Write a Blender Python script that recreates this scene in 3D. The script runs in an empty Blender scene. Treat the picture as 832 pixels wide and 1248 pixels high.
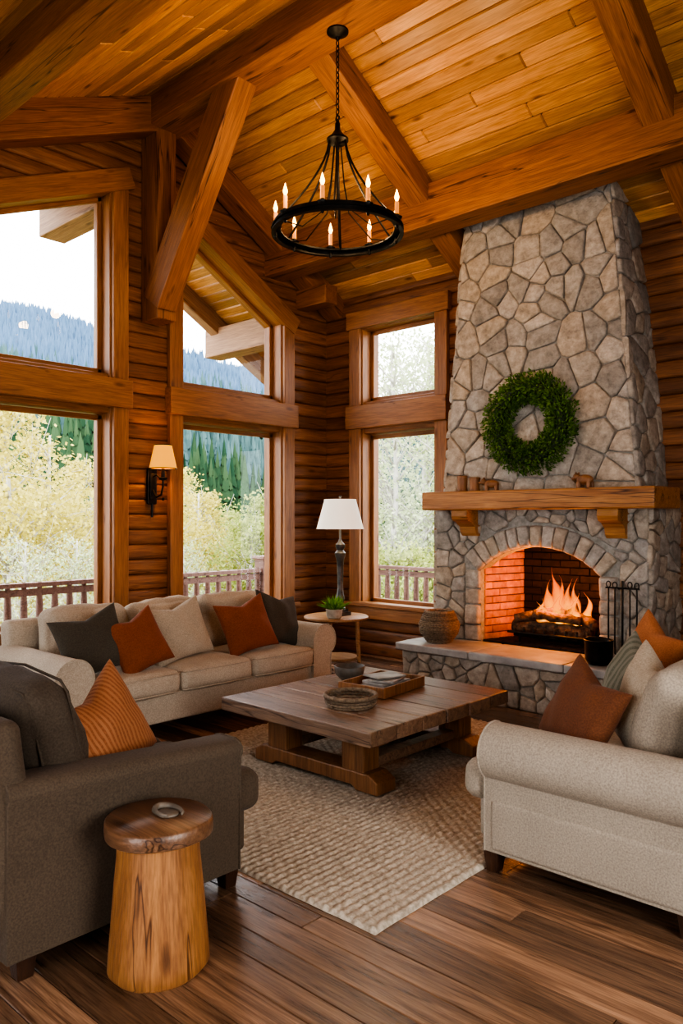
import bpy, bmesh, math, random
from mathutils import Vector, Matrix, noise
random.seed(7)
sc = bpy.context.scene
R = math.radians
V = Vector

# ------------------------------------------------------------------ materials
def mat_base(name, rough=.5, col=(.5,.5,.5), metal=0, spec=.5):
    m = bpy.data.materials.new(name); m.use_nodes = True
    nt = m.node_tree; b = nt.nodes['Principled BSDF']
    b.inputs['Base Color'].default_value = (*col, 1)
    b.inputs['Roughness'].default_value = rough
    b.inputs['Metallic'].default_value = metal
    b.inputs['Specular IOR Level'].default_value = spec
    return m, nt, b
def N(nt, t, **kw):
    n = nt.nodes.new(t)
    for k, v in kw.items():
        setattr(n, k, v)
    return n
def setin(n, **kw):
    for k, v in kw.items(): n.inputs[k.replace('_', ' ')].default_value = v
def ramp(nt, stops):
    r = N(nt, 'ShaderNodeValToRGB')
    el = r.color_ramp.elements
    while len(el) < len(stops): el.new(.5)
    for e, (p, c) in zip(el, stops):
        e.position = p; e.color = (*c, 1) if len(c) == 3 else c
    return r
def mathn(nt, op, a, b=None, clamp=False):
    n = N(nt, 'ShaderNodeMath', operation=op); n.use_clamp = clamp
    for i, x in enumerate((a, b)):
        if x is None: continue
        if isinstance(x, (int, float)): n.inputs[i].default_value = x
        else: nt.links.new(x, n.inputs[i])
    return n.outputs[0]
def mixc(nt, fac, a, b, mode='MIX'):
    n = N(nt, 'ShaderNodeMix', data_type='RGBA', blend_type=mode)
    for i, x in ((0, fac), (6, a), (7, b)):
        if isinstance(x, (int, float)): n.inputs[i].default_value = x
        elif isinstance(x, tuple): n.inputs[i].default_value = (*x, 1)
        else: nt.links.new(x, n.inputs[i])
    return n.outputs[2]

def wood(name, c1, c2, axis=0, scale=1.0, rough=.5, var=.35, bump=.25, cracks=.7, knots=.6, course=None, spec=.4):
    m, nt, b = mat_base(name, rough, spec=spec)
    L = nt.links
    tc = N(nt, 'ShaderNodeTexCoord')
    if course:
        sep = N(nt, 'ShaderNodeSeparateXYZ'); L.new(tc.outputs['Object'], sep.inputs[0])
        fl = mathn(nt, 'FLOOR', mathn(nt, 'DIVIDE', sep.outputs[2], course))
        wn = N(nt, 'ShaderNodeTexWhiteNoise', noise_dimensions='1D'); L.new(fl, wn.inputs['W'])
        rnd = wn.outputs['Value']
    else:
        g = N(nt, 'ShaderNodeNewGeometry'); rnd = g.outputs['Random Per Island']
    off = N(nt, 'ShaderNodeVectorMath', operation='SCALE')
    cmb = N(nt, 'ShaderNodeCombineXYZ')
    for i in range(3): L.new(rnd, cmb.inputs[i])
    L.new(cmb.outputs[0], off.inputs[0]); off.inputs['Scale'].default_value = 23.0
    add = N(nt, 'ShaderNodeVectorMath', operation='ADD')
    L.new(tc.outputs['Object'], add.inputs[0]); L.new(off.outputs[0], add.inputs[1])
    def mapped(al, ac):
        mp = N(nt, 'ShaderNodeMapping'); s = [ac] * 3; s[axis] = al
        mp.inputs['Scale'].default_value = s; L.new(add.outputs[0], mp.inputs['Vector']); return mp.outputs[0]
    n1 = N(nt, 'ShaderNodeTexNoise'); setin(n1, Scale=2.2 * scale, Detail=6, Roughness=.6, Distortion=.8)
    L.new(mapped(.7, 9), n1.inputs['Vector'])
    r1 = ramp(nt, [(.3, c1), (.7, c2)]); L.new(n1.outputs['Fac'], r1.inputs[0])
    n2 = N(nt, 'ShaderNodeTexNoise'); setin(n2, Scale=9 * scale, Detail=4, Roughness=.6)
    L.new(mapped(.5, 14), n2.inputs['Vector'])
    r2 = ramp(nt, [(.35, (.55, .55, .55)), (.62, (1, 1, 1))]); L.new(n2.outputs['Fac'], r2.inputs[0])
    col = mixc(nt, .8, r1.outputs[0], r2.outputs[0], 'MULTIPLY')
    vo = N(nt, 'ShaderNodeTexVoronoi'); setin(vo, Scale=1.0)
    L.new(mapped(2.0, 6), vo.inputs['Vector'])
    r3 = ramp(nt, [(.05, (.18, .10, .06)), (.16, (1, 1, 1))]); L.new(vo.outputs['Distance'], r3.inputs[0])
    col = mixc(nt, knots, col, r3.outputs[0], 'MULTIPLY')
    n4 = N(nt, 'ShaderNodeTexNoise'); setin(n4, Scale=1.3 * scale, Detail=3, Roughness=.5)
    L.new(mapped(.35, 7), n4.inputs['Vector'])
    r4 = ramp(nt, [(.0, (1, 1, 1)), (.585, (1, 1, 1)), (.60, (.12, .07, .05)), (.615, (1, 1, 1))]); L.new(n4.outputs['Fac'], r4.inputs[0])
    col = mixc(nt, cracks, col, r4.outputs[0], 'MULTIPLY')
    hsv = N(nt, 'ShaderNodeHueSaturation')
    mr = N(nt, 'ShaderNodeMapRange'); setin(mr, To_Min=1 - var, To_Max=1 + var); L.new(rnd, mr.inputs['Value'])
    L.new(mr.outputs[0], hsv.inputs['Value']); L.new(col, hsv.inputs['Color'])
    L.new(hsv.outputs[0], b.inputs['Base Color'])
    bp = N(nt, 'ShaderNodeBump'); setin(bp, Strength=bump, Distance=.01)
    L.new(n2.outputs['Fac'], bp.inputs['Height']); L.new(bp.outputs[0], b.inputs['Normal'])
    return m

def noisy(name, c1, c2, scale=8, rough=.7, bump=.2, dist=.01, var=0, metal=0, detail=5, bscale=None, spec=.4):
    m, nt, b = mat_base(name, rough, metal=metal, spec=spec); L = nt.links
    tc = N(nt, 'ShaderNodeTexCoord')
    n1 = N(nt, 'ShaderNodeTexNoise'); setin(n1, Scale=scale, Detail=detail, Roughness=.6)
    L.new(tc.outputs['Object'], n1.inputs['Vector'])
    r = ramp(nt, [(.35, c1), (.65, c2)]); L.new(n1.outputs['Fac'], r.inputs[0])
    col = r.outputs[0]
    if var:
        g = N(nt, 'ShaderNodeNewGeometry'); hsv = N(nt, 'ShaderNodeHueSaturation')
        mr = N(nt, 'ShaderNodeMapRange'); setin(mr, To_Min=1 - var, To_Max=1 + var)
        L.new(g.outputs['Random Per Island'], mr.inputs['Value']); L.new(mr.outputs[0], hsv.inputs['Value'])
        L.new(col, hsv.inputs['Color']); col = hsv.outputs[0]
    L.new(col, b.inputs['Base Color'])
    n2 = N(nt, 'ShaderNodeTexNoise'); setin(n2, Scale=bscale or scale * 3, Detail=4)
    L.new(tc.outputs['Object'], n2.inputs['Vector'])
    bp = N(nt, 'ShaderNodeBump'); setin(bp, Strength=bump, Distance=dist)
    L.new(n2.outputs['Fac'], bp.inputs['Height']); L.new(bp.outputs[0], b.inputs['Normal'])
    return m

def fabric(name, c, rough=.9, stripes=None, weave=220):
    m, nt, b = mat_base(name, rough, spec=.15); L = nt.links
    tc = N(nt, 'ShaderNodeTexCoord')
    n1 = N(nt, 'ShaderNodeTexNoise'); setin(n1, Scale=weave * .6, Detail=2); L.new(tc.outputs['Object'], n1.inputs['Vector'])
    n0 = N(nt, 'ShaderNodeTexNoise'); setin(n0, Scale=4, Detail=3); L.new(tc.outputs['Object'], n0.inputs['Vector'])
    d = tuple(x * .76 for x in c); l = tuple(min(1, x * 1.16) for x in c)
    r = ramp(nt, [(.3, d), (.7, l)]); L.new(n1.outputs['Fac'], r.inputs[0])
    r0 = ramp(nt, [(.3, (.88, .88, .88)), (.7, (1, 1, 1))]); L.new(n0.outputs['Fac'], r0.inputs[0])
    col = mixc(nt, 1, r.outputs[0], r0.outputs[0], 'MULTIPLY')
    if stripes:
        w = N(nt, 'ShaderNodeTexWave', wave_type='BANDS', bands_direction='X'); setin(w, Scale=stripes[0], Distortion=1.2, Detail=1)
        L.new(tc.outputs['Object'], w.inputs['Vector'])
        rr = ramp(nt, [(.35, (0, 0, 0)), (.6, (1, 1, 1))]); L.new(w.outputs['Fac'], rr.inputs[0])
        col = mixc(nt, rr.outputs[0], col, stripes[1])
    L.new(col, b.inputs['Base Color'])
    b.inputs['Sheen Weight'].default_value = .05
    wv = N(nt, 'ShaderNodeTexNoise'); setin(wv, Scale=weave, Detail=1); L.new(tc.outputs['Object'], wv.inputs['Vector'])
    bp = N(nt, 'ShaderNodeBump'); setin(bp, Strength=.35, Distance=.003)
    L.new(wv.outputs['Fac'], bp.inputs['Height']); L.new(bp.outputs[0], b.inputs['Normal'])
    return m

def leafmat(name, c1, c2, trans=.35):
    m = bpy.data.materials.new(name); m.use_nodes = True; nt = m.node_tree; nt.nodes.clear(); L = nt.links
    g = N(nt, 'ShaderNodeNewGeometry'); r = ramp(nt, [(0, c1), (1, c2)]); L.new(g.outputs['Random Per Island'], r.inputs[0])
    d = N(nt, 'ShaderNodeBsdfDiffuse'); t = N(nt, 'ShaderNodeBsdfTranslucent')
    L.new(r.outputs[0], d.inputs[0]); L.new(r.outputs[0], t.inputs[0])
    mx = N(nt, 'ShaderNodeMixShader'); mx.inputs[0].default_value = trans
    L.new(d.outputs[0], mx.inputs[1]); L.new(t.outputs[0], mx.inputs[2])
    o = N(nt, 'ShaderNodeOutputMaterial'); L.new(mx.outputs[0], o.inputs[0]); return m

def emis(name, col, s):
    m = bpy.data.materials.new(name); m.use_nodes = True; nt = m.node_tree; nt.nodes.clear()
    e = N(nt, 'ShaderNodeEmission'); e.inputs[0].default_value = (*col, 1); e.inputs[1].default_value = s
    o = N(nt, 'ShaderNodeOutputMaterial'); nt.links.new(e.outputs[0], o.inputs[0]); return m

M_ceil = wood('ceiling_pine', (.36, .155, .042), (.58, .29, .088), 0, 1.2, .34, .40, .15, .15, .85)
M_beam = wood('timber_beam', (.225, .080, .022), (.38, .150, .042), 0, 1, .48, .12, .4, .95, .8)
M_logY = wood('log_wall_y', (.16, .060, .022), (.32, .130, .045), 1, 1, .5, .26, .3, .6, .7, course=.15)
M_logX = wood('log_wall_x', (.16, .060, .022), (.32, .130, .045), 0, 1, .5, .26, .3, .6, .7, course=.15)
M_trim = wood('window_trim_wood', (.24, .092, .028), (.40, .170, .052), 0, 1, .42, .12, .2, .45, .7)
M_floor = wood('floor_oak', (.085, .043, .024), (.30, .170, .098), 0, 1.1, .24, .66, .22, .5, .7, spec=.6)
M_table = wood('coffee_table_wood', (.15, .080, .046), (.34, .21, .13), 0, 1.3, .30, .30, .4, .95, .5)
M_tableleg = wood('coffee_table_leg_wood', (.17, .070, .026), (.32, .145, .055), 2, 1.3, .45, .2, .3, .5, .5)
M_stump = wood('stump_wood', (.24, .095, .032), (.42, .19, .066), 2, 1, .5, .1, .3, .95, .9)
M_stumptop = wood('stump_top_wood', (.10, .046, .024), (.23, .118, .062), 0, .8, .30, .1, .2, .9, .8)
M_darkwood = wood('dark_leg_wood', (.03, .013, .007), (.07, .03, .015), 2, 1, .35, .1)
M_mantel = wood('mantel_wood', (.28, .110, .032), (.47, .22, .070), 0, 1, .45, .05, .35, .95, .8)
M_sidetab = wood('side_table_wood', (.28, .14, .06), (.45, .25, .11), 0, 1, .45, .1)
M_deck = wood('deck_wood', (.16, .085, .065), (.26, .15, .115), 0, 1, .6, .15)
M_pale = wood('weathered_beam', (.27, .135, .065), (.42, .24, .12), 0, 1, .6, .1)
M_iron = noisy('black_iron', (.012, .012, .012), (.03, .028, .025), 20, .45, .2, .003, metal=.8)
M_pewter = noisy('aged_pewter', (.05, .05, .05), (.13, .12, .11), 14, .4, .15, .003, metal=.6)
M_linen = fabric('beige_linen', (.43, .36, .28))
M_linenR = fabric('warm_grey_linen', (.33, .275, .215))
M_taupe = fabric('taupe_linen', (.092, .066, .045))
M_taupeC = fabric('dark_taupe_linen', (.070, .052, .037))
M_rust = fabric('rust_velvet', (.22, .064, .024), .8)
M_brown = fabric('cognac_velvet', (.14, .050, .022), .75)
M_orange = fabric('terracotta_linen', (.37, .135, .052), .9)
M_olive = fabric('olive_linen', (.070, .058, .043))
M_green = fabric('sage_linen', (.14, .14, .105), stripes=(6, (.19, .185, .145)))
M_stripe = fabric('striped_rust_fabric', (.27, .098, .040), stripes=(14, (.32, .135, .060)))
M_cream = fabric('cream_linen', (.40, .335, .255))
M_rug = noisy('woven_rug_wool', (.29, .245, .19), (.53, .46, .37), 45, .95, .4, .004, spec=.1)
M_mortar = noisy('mortar', (.20, .185, .16), (.32, .30, .265), 30, .95, .4, .01)
M_slab = noisy('hearth_slab_stone', (.21, .20, .19), (.34, .325, .305), 6, .5, .3, .006)
M_ceramic = noisy('dark_ceramic', (.06, .05, .04), (.16, .13, .10), 10, .5, .1)
M_wicker = noisy('wicker', (.10, .07, .045), (.24, .17, .11), 60, .8, .5, .006, var=.25)
M_brick = noisy('fire_brick', (.34, .11, .04), (.50, .19, .07), 12, .85, .4, .008, var=.25)
M_brickD = noisy('sooted_brick', (.008, .006, .005), (.028, .015, .010), 12, .9, .4, .008, var=.3)
M_char = noisy('charred_log', (.02, .012, .008), (.18, .095, .05), 14, .9, .8, .02)
M_pot = noisy('clay_pot', (.30, .27, .22), (.48, .43, .36), 12, .7, .2)
M_paper = noisy('magazine_paper', (.13, .12, .11), (.38, .35, .32), 5, .5, .02, var=.5)
M_roof = noisy('roof_shingle', (.05, .04, .04), (.08, .07, .06), 10)
M_bark = noisy('pale_bark', (.36, .34, .30), (.60, .57, .52), 5)

def stonemat():
    m, nt, b = mat_base('field_stone', .85, spec=.25); L = nt.links
    g = N(nt, 'ShaderNodeNewGeometry'); tc = N(nt, 'ShaderNodeTexCoord')
    r = ramp(nt, [(0, (.27, .245, .215)), (.25, (.38, .345, .30)), (.45, (.43, .355, .27)), (.62, (.33, .31, .285)), (.8, (.48, .42, .35)), (1, (.38, .305, .23))])
    L.new(g.outputs['Random Per Island'], r.inputs[0])
    n1 = N(nt, 'ShaderNodeTexNoise'); setin(n1, Scale=14, Detail=8, Roughness=.7); L.new(tc.outputs['Object'], n1.inputs['Vector'])
    r1 = ramp(nt, [(.3, (.5, .49, .48)), (.7, (1.25, 1.22, 1.2))]); L.new(n1.outputs['Fac'], r1.inputs[0])
    L.new(mixc(nt, 1, r.outputs[0], r1.outputs[0], 'MULTIPLY'), b.inputs['Base Color'])
    n2 = N(nt, 'ShaderNodeTexNoise'); setin(n2, Scale=28, Detail=8, Roughness=.7); L.new(tc.outputs['Object'], n2.inputs['Vector'])
    bp = N(nt, 'ShaderNodeBump'); setin(bp, Strength=.8, Distance=.02)
    L.new(n2.outputs['Fac'], bp.inputs['Height']); L.new(bp.outputs[0], b.inputs['Normal'])
    return m
M_stone = stonemat()

def glassmat():
    m = bpy.data.materials.new('window_glass'); m.use_nodes = True; nt = m.node_tree; nt.nodes.clear()
    t = N(nt, 'ShaderNodeBsdfTransparent'); g = N(nt, 'ShaderNodeBsdfGlossy'); g.inputs['Roughness'].default_value = .0
    mx = N(nt, 'ShaderNodeMixShader'); mx.inputs[0].default_value = .02
    nt.links.new(t.outputs[0], mx.inputs[1]); nt.links.new(g.outputs[0], mx.inputs[2])
    o = N(nt, 'ShaderNodeOutputMaterial'); nt.links.new(mx.outputs[0], o.inputs[0]); return m
M_glass = glassmat()

def shademat(name, col, emit, ecol):
    m, nt, b = mat_base(name, .8, col)
    b.inputs['Emission Color'].default_value = (*ecol, 1); b.inputs['Emission Strength'].default_value = emit
    return m
M_shade = shademat('white_linen_shade', (.75, .70, .62), .35, (1, .9, .75))
M_sshade = shademat('amber_glass_shade', (.22, .08, .008), .85, (1, .40, .02))
M_bulb = emis('candle_bulb', (1, .48, .11), 8)
M_sleeve = shademat('candle_sleeve', (.45, .20, .06), .5, (1, .30, .04))

# ------------------------------------------------------------------ mesh builder
def frame(p0, p1, up=(0, 0, 1)):
    p0 = V(p0); p1 = V(p1); x = (p1 - p0); L = x.length; x.normalize(); up = V(up)
    if abs(x.dot(up)) > .98: up = V((0, 1, 0))
    y = up.cross(x).normalized(); z = x.cross(y)
    M = Matrix((x, y, z)).transposed().to_4x4(); M.translation = (p0 + p1) / 2
    return M, L
class MB:
    def __init__(s): s.v = []; s.f = []; s.mi = []; s.sm = []
    def add(s, vs, fs, mi=0, sm=False, M=None):
        o = len(s.v)
        s.v += [tuple(M @ V(p)) if M is not None else tuple(p) for p in vs]
        for f in fs: s.f.append(tuple(i + o for i in f)); s.mi.append(mi); s.sm.append(sm)
    def box(s, c, sz, mi=0, M=None):
        x, y, z = [a / 2 for a in sz]
        vs = [(c[0] + a * x, c[1] + b * y, c[2] + d * z) for a in (-1, 1) for b in (-1, 1) for d in (-1, 1)]
        s.add(vs, [(0, 1, 3, 2), (4, 6, 7, 5), (0, 4, 5, 1), (2, 3, 7, 6), (0, 2, 6, 4), (1, 5, 7, 3)], mi, False, M)
    def beam(s, p0, p1, w, h, mi=0, up=(0, 0, 1)):
        M, L = frame(p0, p1, up); s.box((0, 0, 0), (L, w, h), mi, M)
    def cyl(s, p0, p1, r0, r1=None, n=16, mi=0, sm=True):
        r1 = r0 if r1 is None else r1
        M, L = frame(p0, p1); vs = []
        for xx, r in ((-L / 2, r0), (L / 2, r1)):
            for i in range(n):
                a = 2 * math.pi * i / n; vs.append((xx, r * math.cos(a), r * math.sin(a)))
        s.add(vs, [(i, (i + 1) % n, n + (i + 1) % n, n + i) for i in range(n)], mi, sm, M)
        s.add(vs[:n], [tuple(range(n))[::-1]], mi, False, M); s.add(vs[n:], [tuple(range(n))], mi, False, M)
    def tube(s, pts, r, n=8, mi=0, closed=False):
        pts = [V(p) for p in pts]; m = len(pts); vs = []; prev = None
        rs = r if isinstance(r, (list, tuple)) else [r] * m
        for i, p in enumerate(pts):
            a = pts[(i - 1) % m] if (closed or i) else p; b = pts[(i + 1) % m] if (closed or i < m - 1) else p
            t = (b - a).normalized()
            if prev is None:
                u = t.orthogonal().normalized()
            else:
                u = (prev - t * prev.dot(t)); u = u.normalized() if u.length > 1e-6 else t.orthogonal().normalized()
            prev = u; w = t.cross(u)
            for k in range(n):
                an = 2 * math.pi * k / n; vs.append(p + (u * math.cos(an) + w * math.sin(an)) * rs[i])
        fs = []
        for i in range(m if closed else m - 1):
            j = (i + 1) % m
            for k in range(n): fs.append((i * n + k, i * n + (k + 1) % n, j * n + (k + 1) % n, j * n + k))
        if not closed: fs += [tuple(range(n))[::-1], tuple((m - 1) * n + k for k in range(n))]
        s.add(vs, fs, mi, True)
    def lathe(s, c, prof, n=24, mi=0, sm=True, M=None):
        vs = []; m = len(prof)
        for r, z in prof:
            for k in range(n):
                a = 2 * math.pi * k / n; vs.append((c[0] + r * math.cos(a), c[1] + r * math.sin(a), c[2] + z))
        fs = [(i * n + k, i * n + (k + 1) % n, (i + 1) * n + (k + 1) % n, (i + 1) * n + k) for i in range(m - 1) for k in range(n)]
        s.add(vs, fs, mi, sm, M)
    def ball(s, c, r, mi=0, sc=(1, 1, 1), n=12):
        prof = [(max(1e-4, r * math.sin(math.pi * i / n)), -r * math.cos(math.pi * i / n)) for i in range(n + 1)]
        s.lathe((0, 0, 0), prof, 16, mi, True, Matrix.Translation(c) @ Matrix.Diagonal((*sc, 1)))
    def rbox(s, c, sz, r, bulge=(0, 0, 0), mi=0, M=None, wr=.0, k=7):
        h = [a / 2 for a in sz]; r = min(r, min(h) * .98); Mx = Matrix.Translation(c)
        if M is not None: Mx = M @ Mx
        def samp(H):
            e = [-H, -H + .18 * r, -H + .42 * r, -H + .7 * r, -H + r]
            mid = [(-H + r) + (2 * H - 2 * r) * i / k for i in range(1, k)]
            return e + mid + [-q for q in e[::-1]]
        sd = V((random.random() * 50, 3, 7))
        def out(p):
            inn = V([max(-(h[i] - r), min(h[i] - r, p[i])) for i in range(3)]); d = V(p) - inn
            q = inn + d.normalized() * r if d.length > 1e-7 else V(p)
            nx = [1 - (p[i] / h[i]) ** 2 for i in range(3)]
            if d.length > 1e-7:
                dn = d.normalized()
                q += V((dn.x * bulge[0] * nx[1] * nx[2], dn.y * bulge[1] * nx[0] * nx[2], dn.z * bulge[2] * nx[0] * nx[1]))
                if wr: q += dn * wr * noise.noise(q * 5 + sd) + dn * wr * .5 * noise.noise(q * 13 + sd)
            return q
        for ax in range(3):
            a, b = [i for i in range(3) if i != ax]; A = samp(h[a]); B = samp(h[b])
            for sg in (-1, 1):
                vs = []
                for pa in A:
                    for pb in B:
                        p = [0, 0, 0]; p[ax] = sg * h[ax]; p[a] = pa; p[b] = pb; vs.append(out(p))
                nb = len(B); fs = []
                for i in range(len(A) - 1):
                    for j in range(nb - 1):
                        f = (i * nb + j, (i + 1) * nb + j, (i + 1) * nb + j + 1, i * nb + j + 1)
                        flip = (sg > 0) == (ax == 1)
                        fs.append(f[::-1] if flip else f)
                s.add(vs, fs, mi, True, Mx)
    def pillow(s, M, w, h, t, mi=0, n=22, wr=.018):
        sd = V((random.random() * 90, 1, 2))
        for sg in (-1, 1):
            vs = []
            for i in range(n + 1):
                for j in range(n + 1):
                    u = -math.cos(math.pi * i / n); v = -math.cos(math.pi * j / n)
                    e = max(0, (1 - u * u) * (1 - v * v))
                    x = w / 2 * u * (1 - .10 * (1 - v * v)); y = h / 2 * v * (1 - .10 * (1 - u * u))
                    y -= .10 * h * max(0, v) ** 2 * (1 - abs(u)) ** 1.5
                    z = sg * t / 2 * e ** .42
                    z += wr * min(1, e * 3) * noise.noise(V((x * 9, y * 9, sg)) + sd)
                    vs.append((x, y, z))
            fs = []
            for i in range(n):
                for j in range(n):
                    f = (i * (n + 1) + j, (i + 1) * (n + 1) + j, (i + 1) * (n + 1) + j + 1, i * (n + 1) + j + 1)
                    fs.append(f if sg > 0 else f[::-1])
            s.add(vs, fs, mi, True, M)
    def build(s, name, mats, parent=None, M=None, bevel=0, merge=False, sharp=None, seg=2):
        me = bpy.data.meshes.new(name); me.from_pydata(s.v, [], s.f)
        if not isinstance(mats, (list, tuple)): mats = [mats]
        for m in mats: me.materials.append(m)
        me.polygons.foreach_set('material_index', s.mi); me.polygons.foreach_set('use_smooth', s.sm)
        if merge:
            bm = bmesh.new(); bm.from_mesh(me); bmesh.ops.remove_doubles(bm, verts=bm.verts, dist=.0004)
            bmesh.ops.recalc_face_normals(bm, faces=bm.faces); bm.to_mesh(me); bm.free()
        me.update()
        if sharp: me.set_sharp_from_angle(angle=R(sharp))
        o = bpy.data.objects.new(name, me); sc.collection.objects.link(o)
        if M is not None: o.matrix_world = M
        if parent: o.parent = parent
        if bevel:
            b = o.modifiers.new('bevel', 'BEVEL'); b.width = bevel; b.segments = seg; b.limit_method = 'ANGLE'; b.angle_limit = R(40)
        return o
def timber(name, p0, p1, w, h, mat=None, bevel=.012, up=(0, 0, 1), parent=None):
    M, L = frame(p0, p1, up); b = MB(); b.box((0, 0, 0), (L, w, h))
    o = b.build(name, mat or M_beam, bevel=bevel, M=M)
    if parent: o.parent = parent
    return o
def empty(name, loc=(0, 0, 0), rz=0):
    e = bpy.data.objects.new(name, None); sc.collection.objects.link(e)
    e.location = loc; e.rotation_euler = (0, 0, rz); e.empty_display_size = .1
    bpy.context.view_layer.update(); return e

# ------------------------------------------------------------------ room constants
XL, YB, XR, YF = -6.72, 7.0, 1.8, -1.8
RY, RZ = 4.42, 5.75
SL, SR = .42, .58
def roofz(y): return RZ - SL * (RY - y) if y < RY else RZ - SR * (y - RY)

# floor
b = MB(); y = YF; 
while y < YB:
    w = random.choice([.12, .15, .18]); x = -7.0 - random.random()
    while x < XR:
        l = random.uniform(1.1, 2.4); x2 = min(x + l, XR); x1 = max(x, -6.9)
        if x2 > x1 + .05: b.box(((x1 + x2) / 2, y + w / 2, -.015), (x2 - x1 - .002, w - .002, .03))
        x += l
    y += w
b.build('floor', M_floor, bevel=.003, seg=1)
b = MB(); b.box(((XL + XR) / 2, (YF + YB) / 2, -.06), (XR - XL + .6, YB - YF + .6, .05)); b.build('subfloor', M_roof)

# ceiling
def planks(name, mat, ya, yb, za, zb, x0, x1, w=.135, th=.03, broken=True):
    b = MB(); d = V((0, yb - ya, zb - za)); L = d.length; d.normalize(); nrm = V((1, 0, 0)).cross(d)
    if nrm.z < 0: nrm = -nrm
    n = int(L / w) + 1; w = L / n
    for i in range(n):
        c = V((0, ya, za)) + d * (i + .5) * w + nrm * th / 2
        x = x0 - (random.random() * 2 if broken else 0)
        while x < x1:
            l = random.uniform(1.8, 3.6); a, e = max(x, x0), min(x + l, x1)
            if e > a + .03: b.beam((a + .001, c.y, c.z), (e - .001, c.y, c.z), w - .003, th, 0, nrm)
            x += l
    return b.build(name, mat, bevel=.011, seg=1)
planks('ceiling', M_ceil, RY, YB + .1, RZ, roofz(YB + .1), XL - .05, XR)
planks('ceiling.001', M_ceil, YF - .1, RY, roofz(YF - .1), RZ, XL - .05, XR)
b = MB()
for (ya, yb) in ((YF - .4, RY), (RY, YB + .5)):
    za, zb = roofz(ya) + .06, roofz(yb) + .06
    x0, x1 = XL - .3, XR + .3
    vs = [(x, y, z + dz) for x in (x0, x1) for (y, z) in ((ya, za), (yb, zb)) for dz in (0, .1)]
    b.add(vs, [(0, 1, 3, 2), (4, 6, 7, 5), (0, 4, 5, 1), (2, 3, 7, 6), (0, 2, 6, 4), (1, 5, 7, 3)])
b.build('roof', M_roof)  # unseen slab over the planks, added to block light
# outside overhang
eav = empty('roof_eave')
planks('overhang_1', M_ceil, RY, 8.3, RZ - .42, roofz(8.3) - .42, -8.25, XL - .27).parent = eav
planks('overhang_2', M_ceil, .5, RY, roofz(.5) - .25, RZ - .42, -8.25, XL - .27).parent = eav
timber('barge_rafter', (-8.05, RY + .1, RZ - .60), (-8.05, 8.0, roofz(7.9) - .56), .16, .26, M_pale, parent=eav)
timber('outrigger_1', (-8.25, 6.42, 3.90), (-6.99, 6.42, 3.90), .26, .36, M_pale, parent=eav)
timber('outrigger_2', (-8.2, 4.15, 4.88), (-6.99, 4.15, 4.88), .30, .38, M_pale, parent=eav)

# ---- log walls
def subtract(iv, a, c):
    out = []
    for (p, q) in iv:
        if c <= p or a >= q: out.append((p, q)); continue
        if a > p: out.append((p, a))
        if c < q: out.append((c, q))
    return out
W1 = dict(z1=lambda y: 4.75 - .41 * (3.975 - y))
W2 = dict(z1=lambda y: 3.89 + .58 * (6.206 - y))
def iv_left(z):
    ya = YF if z < roofz(YF) else RY - (RZ - z) / SL
    yb = YB if z < roofz(YB) else RY + (RZ - z) / SR
    iv = [(ya, yb)]
    if .6 < z < 4.75: iv = subtract(iv, max(2.55, 3.975 - (4.75 - z) / .41), 3.975)
    if .6 < z < W2['z1'](4.781): iv = subtract(iv, 4.781, min(6.206, 6.206 - (z - 3.89) / .58))
    if .6 < z < 2.9: iv = subtract(iv, -.6, 1.5)
    return iv
def iv_back(z):
    iv = [(XL, XR)]
    if .6 < z < 3.87: iv = subtract(iv, -6.09, -5.0)
    return iv
def iv_front(z):
    iv = [(XL, XR)]
    if .3 < z < 2.8: iv = subtract(iv, -2.4, -0.2)  # unseen opening behind the camera, added to let daylight in
    return iv
def iv_right(z):
    ya = YF if z < roofz(YF) else RY - (RZ - z) / SL
    yb = YB if z < roofz(YB) else RY + (RZ - z) / SR
    iv = [(ya, yb)]
    if .6 < z < 3.0: iv = subtract(iv, 0.6, 2.6)  # opening out of view, added so sky light enters from the right
    return iv
def logwall(name, ivf, ztop, breaks, place, mat, H=.15, bul=.034):
    zs = set(); nc = int(ztop / H) + 1
    for c in range(nc):
        for k in range(11): zs.add(round(c * H + H * (.5 - .5 * math.cos(math.pi * k / 10)), 5))
    zs = sorted([z for z in zs if z < ztop] + [z for z in breaks if z < ztop] + [ztop])
    b = MB()
    for z0, z1 in zip(zs[:-1], zs[1:]):
        if z1 - z0 < 1e-5: continue
        e = min(1e-5, (z1 - z0) / 4); A = ivf(z0 + e); B = ivf(z1 - e)
        if len(A) != len(B): B = A
        def bu(z, mid):
            c = math.floor(mid / H); t = (z - (c + .5) * H) / (H / 2); return bul * math.sqrt(max(0, 1 - t ** 4))
        mid = (z0 + z1) / 2
        for (a0, a1), (b0, b1) in zip(A, B):
            b.add([place(a0, z0, bu(z0, mid)), place(a1, z0, bu(z0, mid)), place(b1, z1, bu(z1, mid)), place(b0, z1, bu(z1, mid))], [(0, 1, 2, 3)])
    o = b.build(name, mat); return o
logwall('wall_left', iv_left, RZ, [.6, 4.165, 3.89, 4.75, W2['z1'](4.781), roofz(YF), roofz(YB), 2.9], lambda u, z, d: (XL + d, u, z), M_logY)
logwall('wall_back', iv_back, roofz(YB) + .02, [.6, 3.87], lambda u, z, d: (u, YB - d, z), M_logX)
logwall('wall_front', iv_front, roofz(YF) + .02, [.3, 2.8], lambda u, z, d: (u, YF + d, z), M_logX)
logwall('wall_right', iv_right, RZ, [.6, 3.0, roofz(YF), roofz(YB)], lambda u, z, d: (XR - d, u, z), M_logY)

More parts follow.
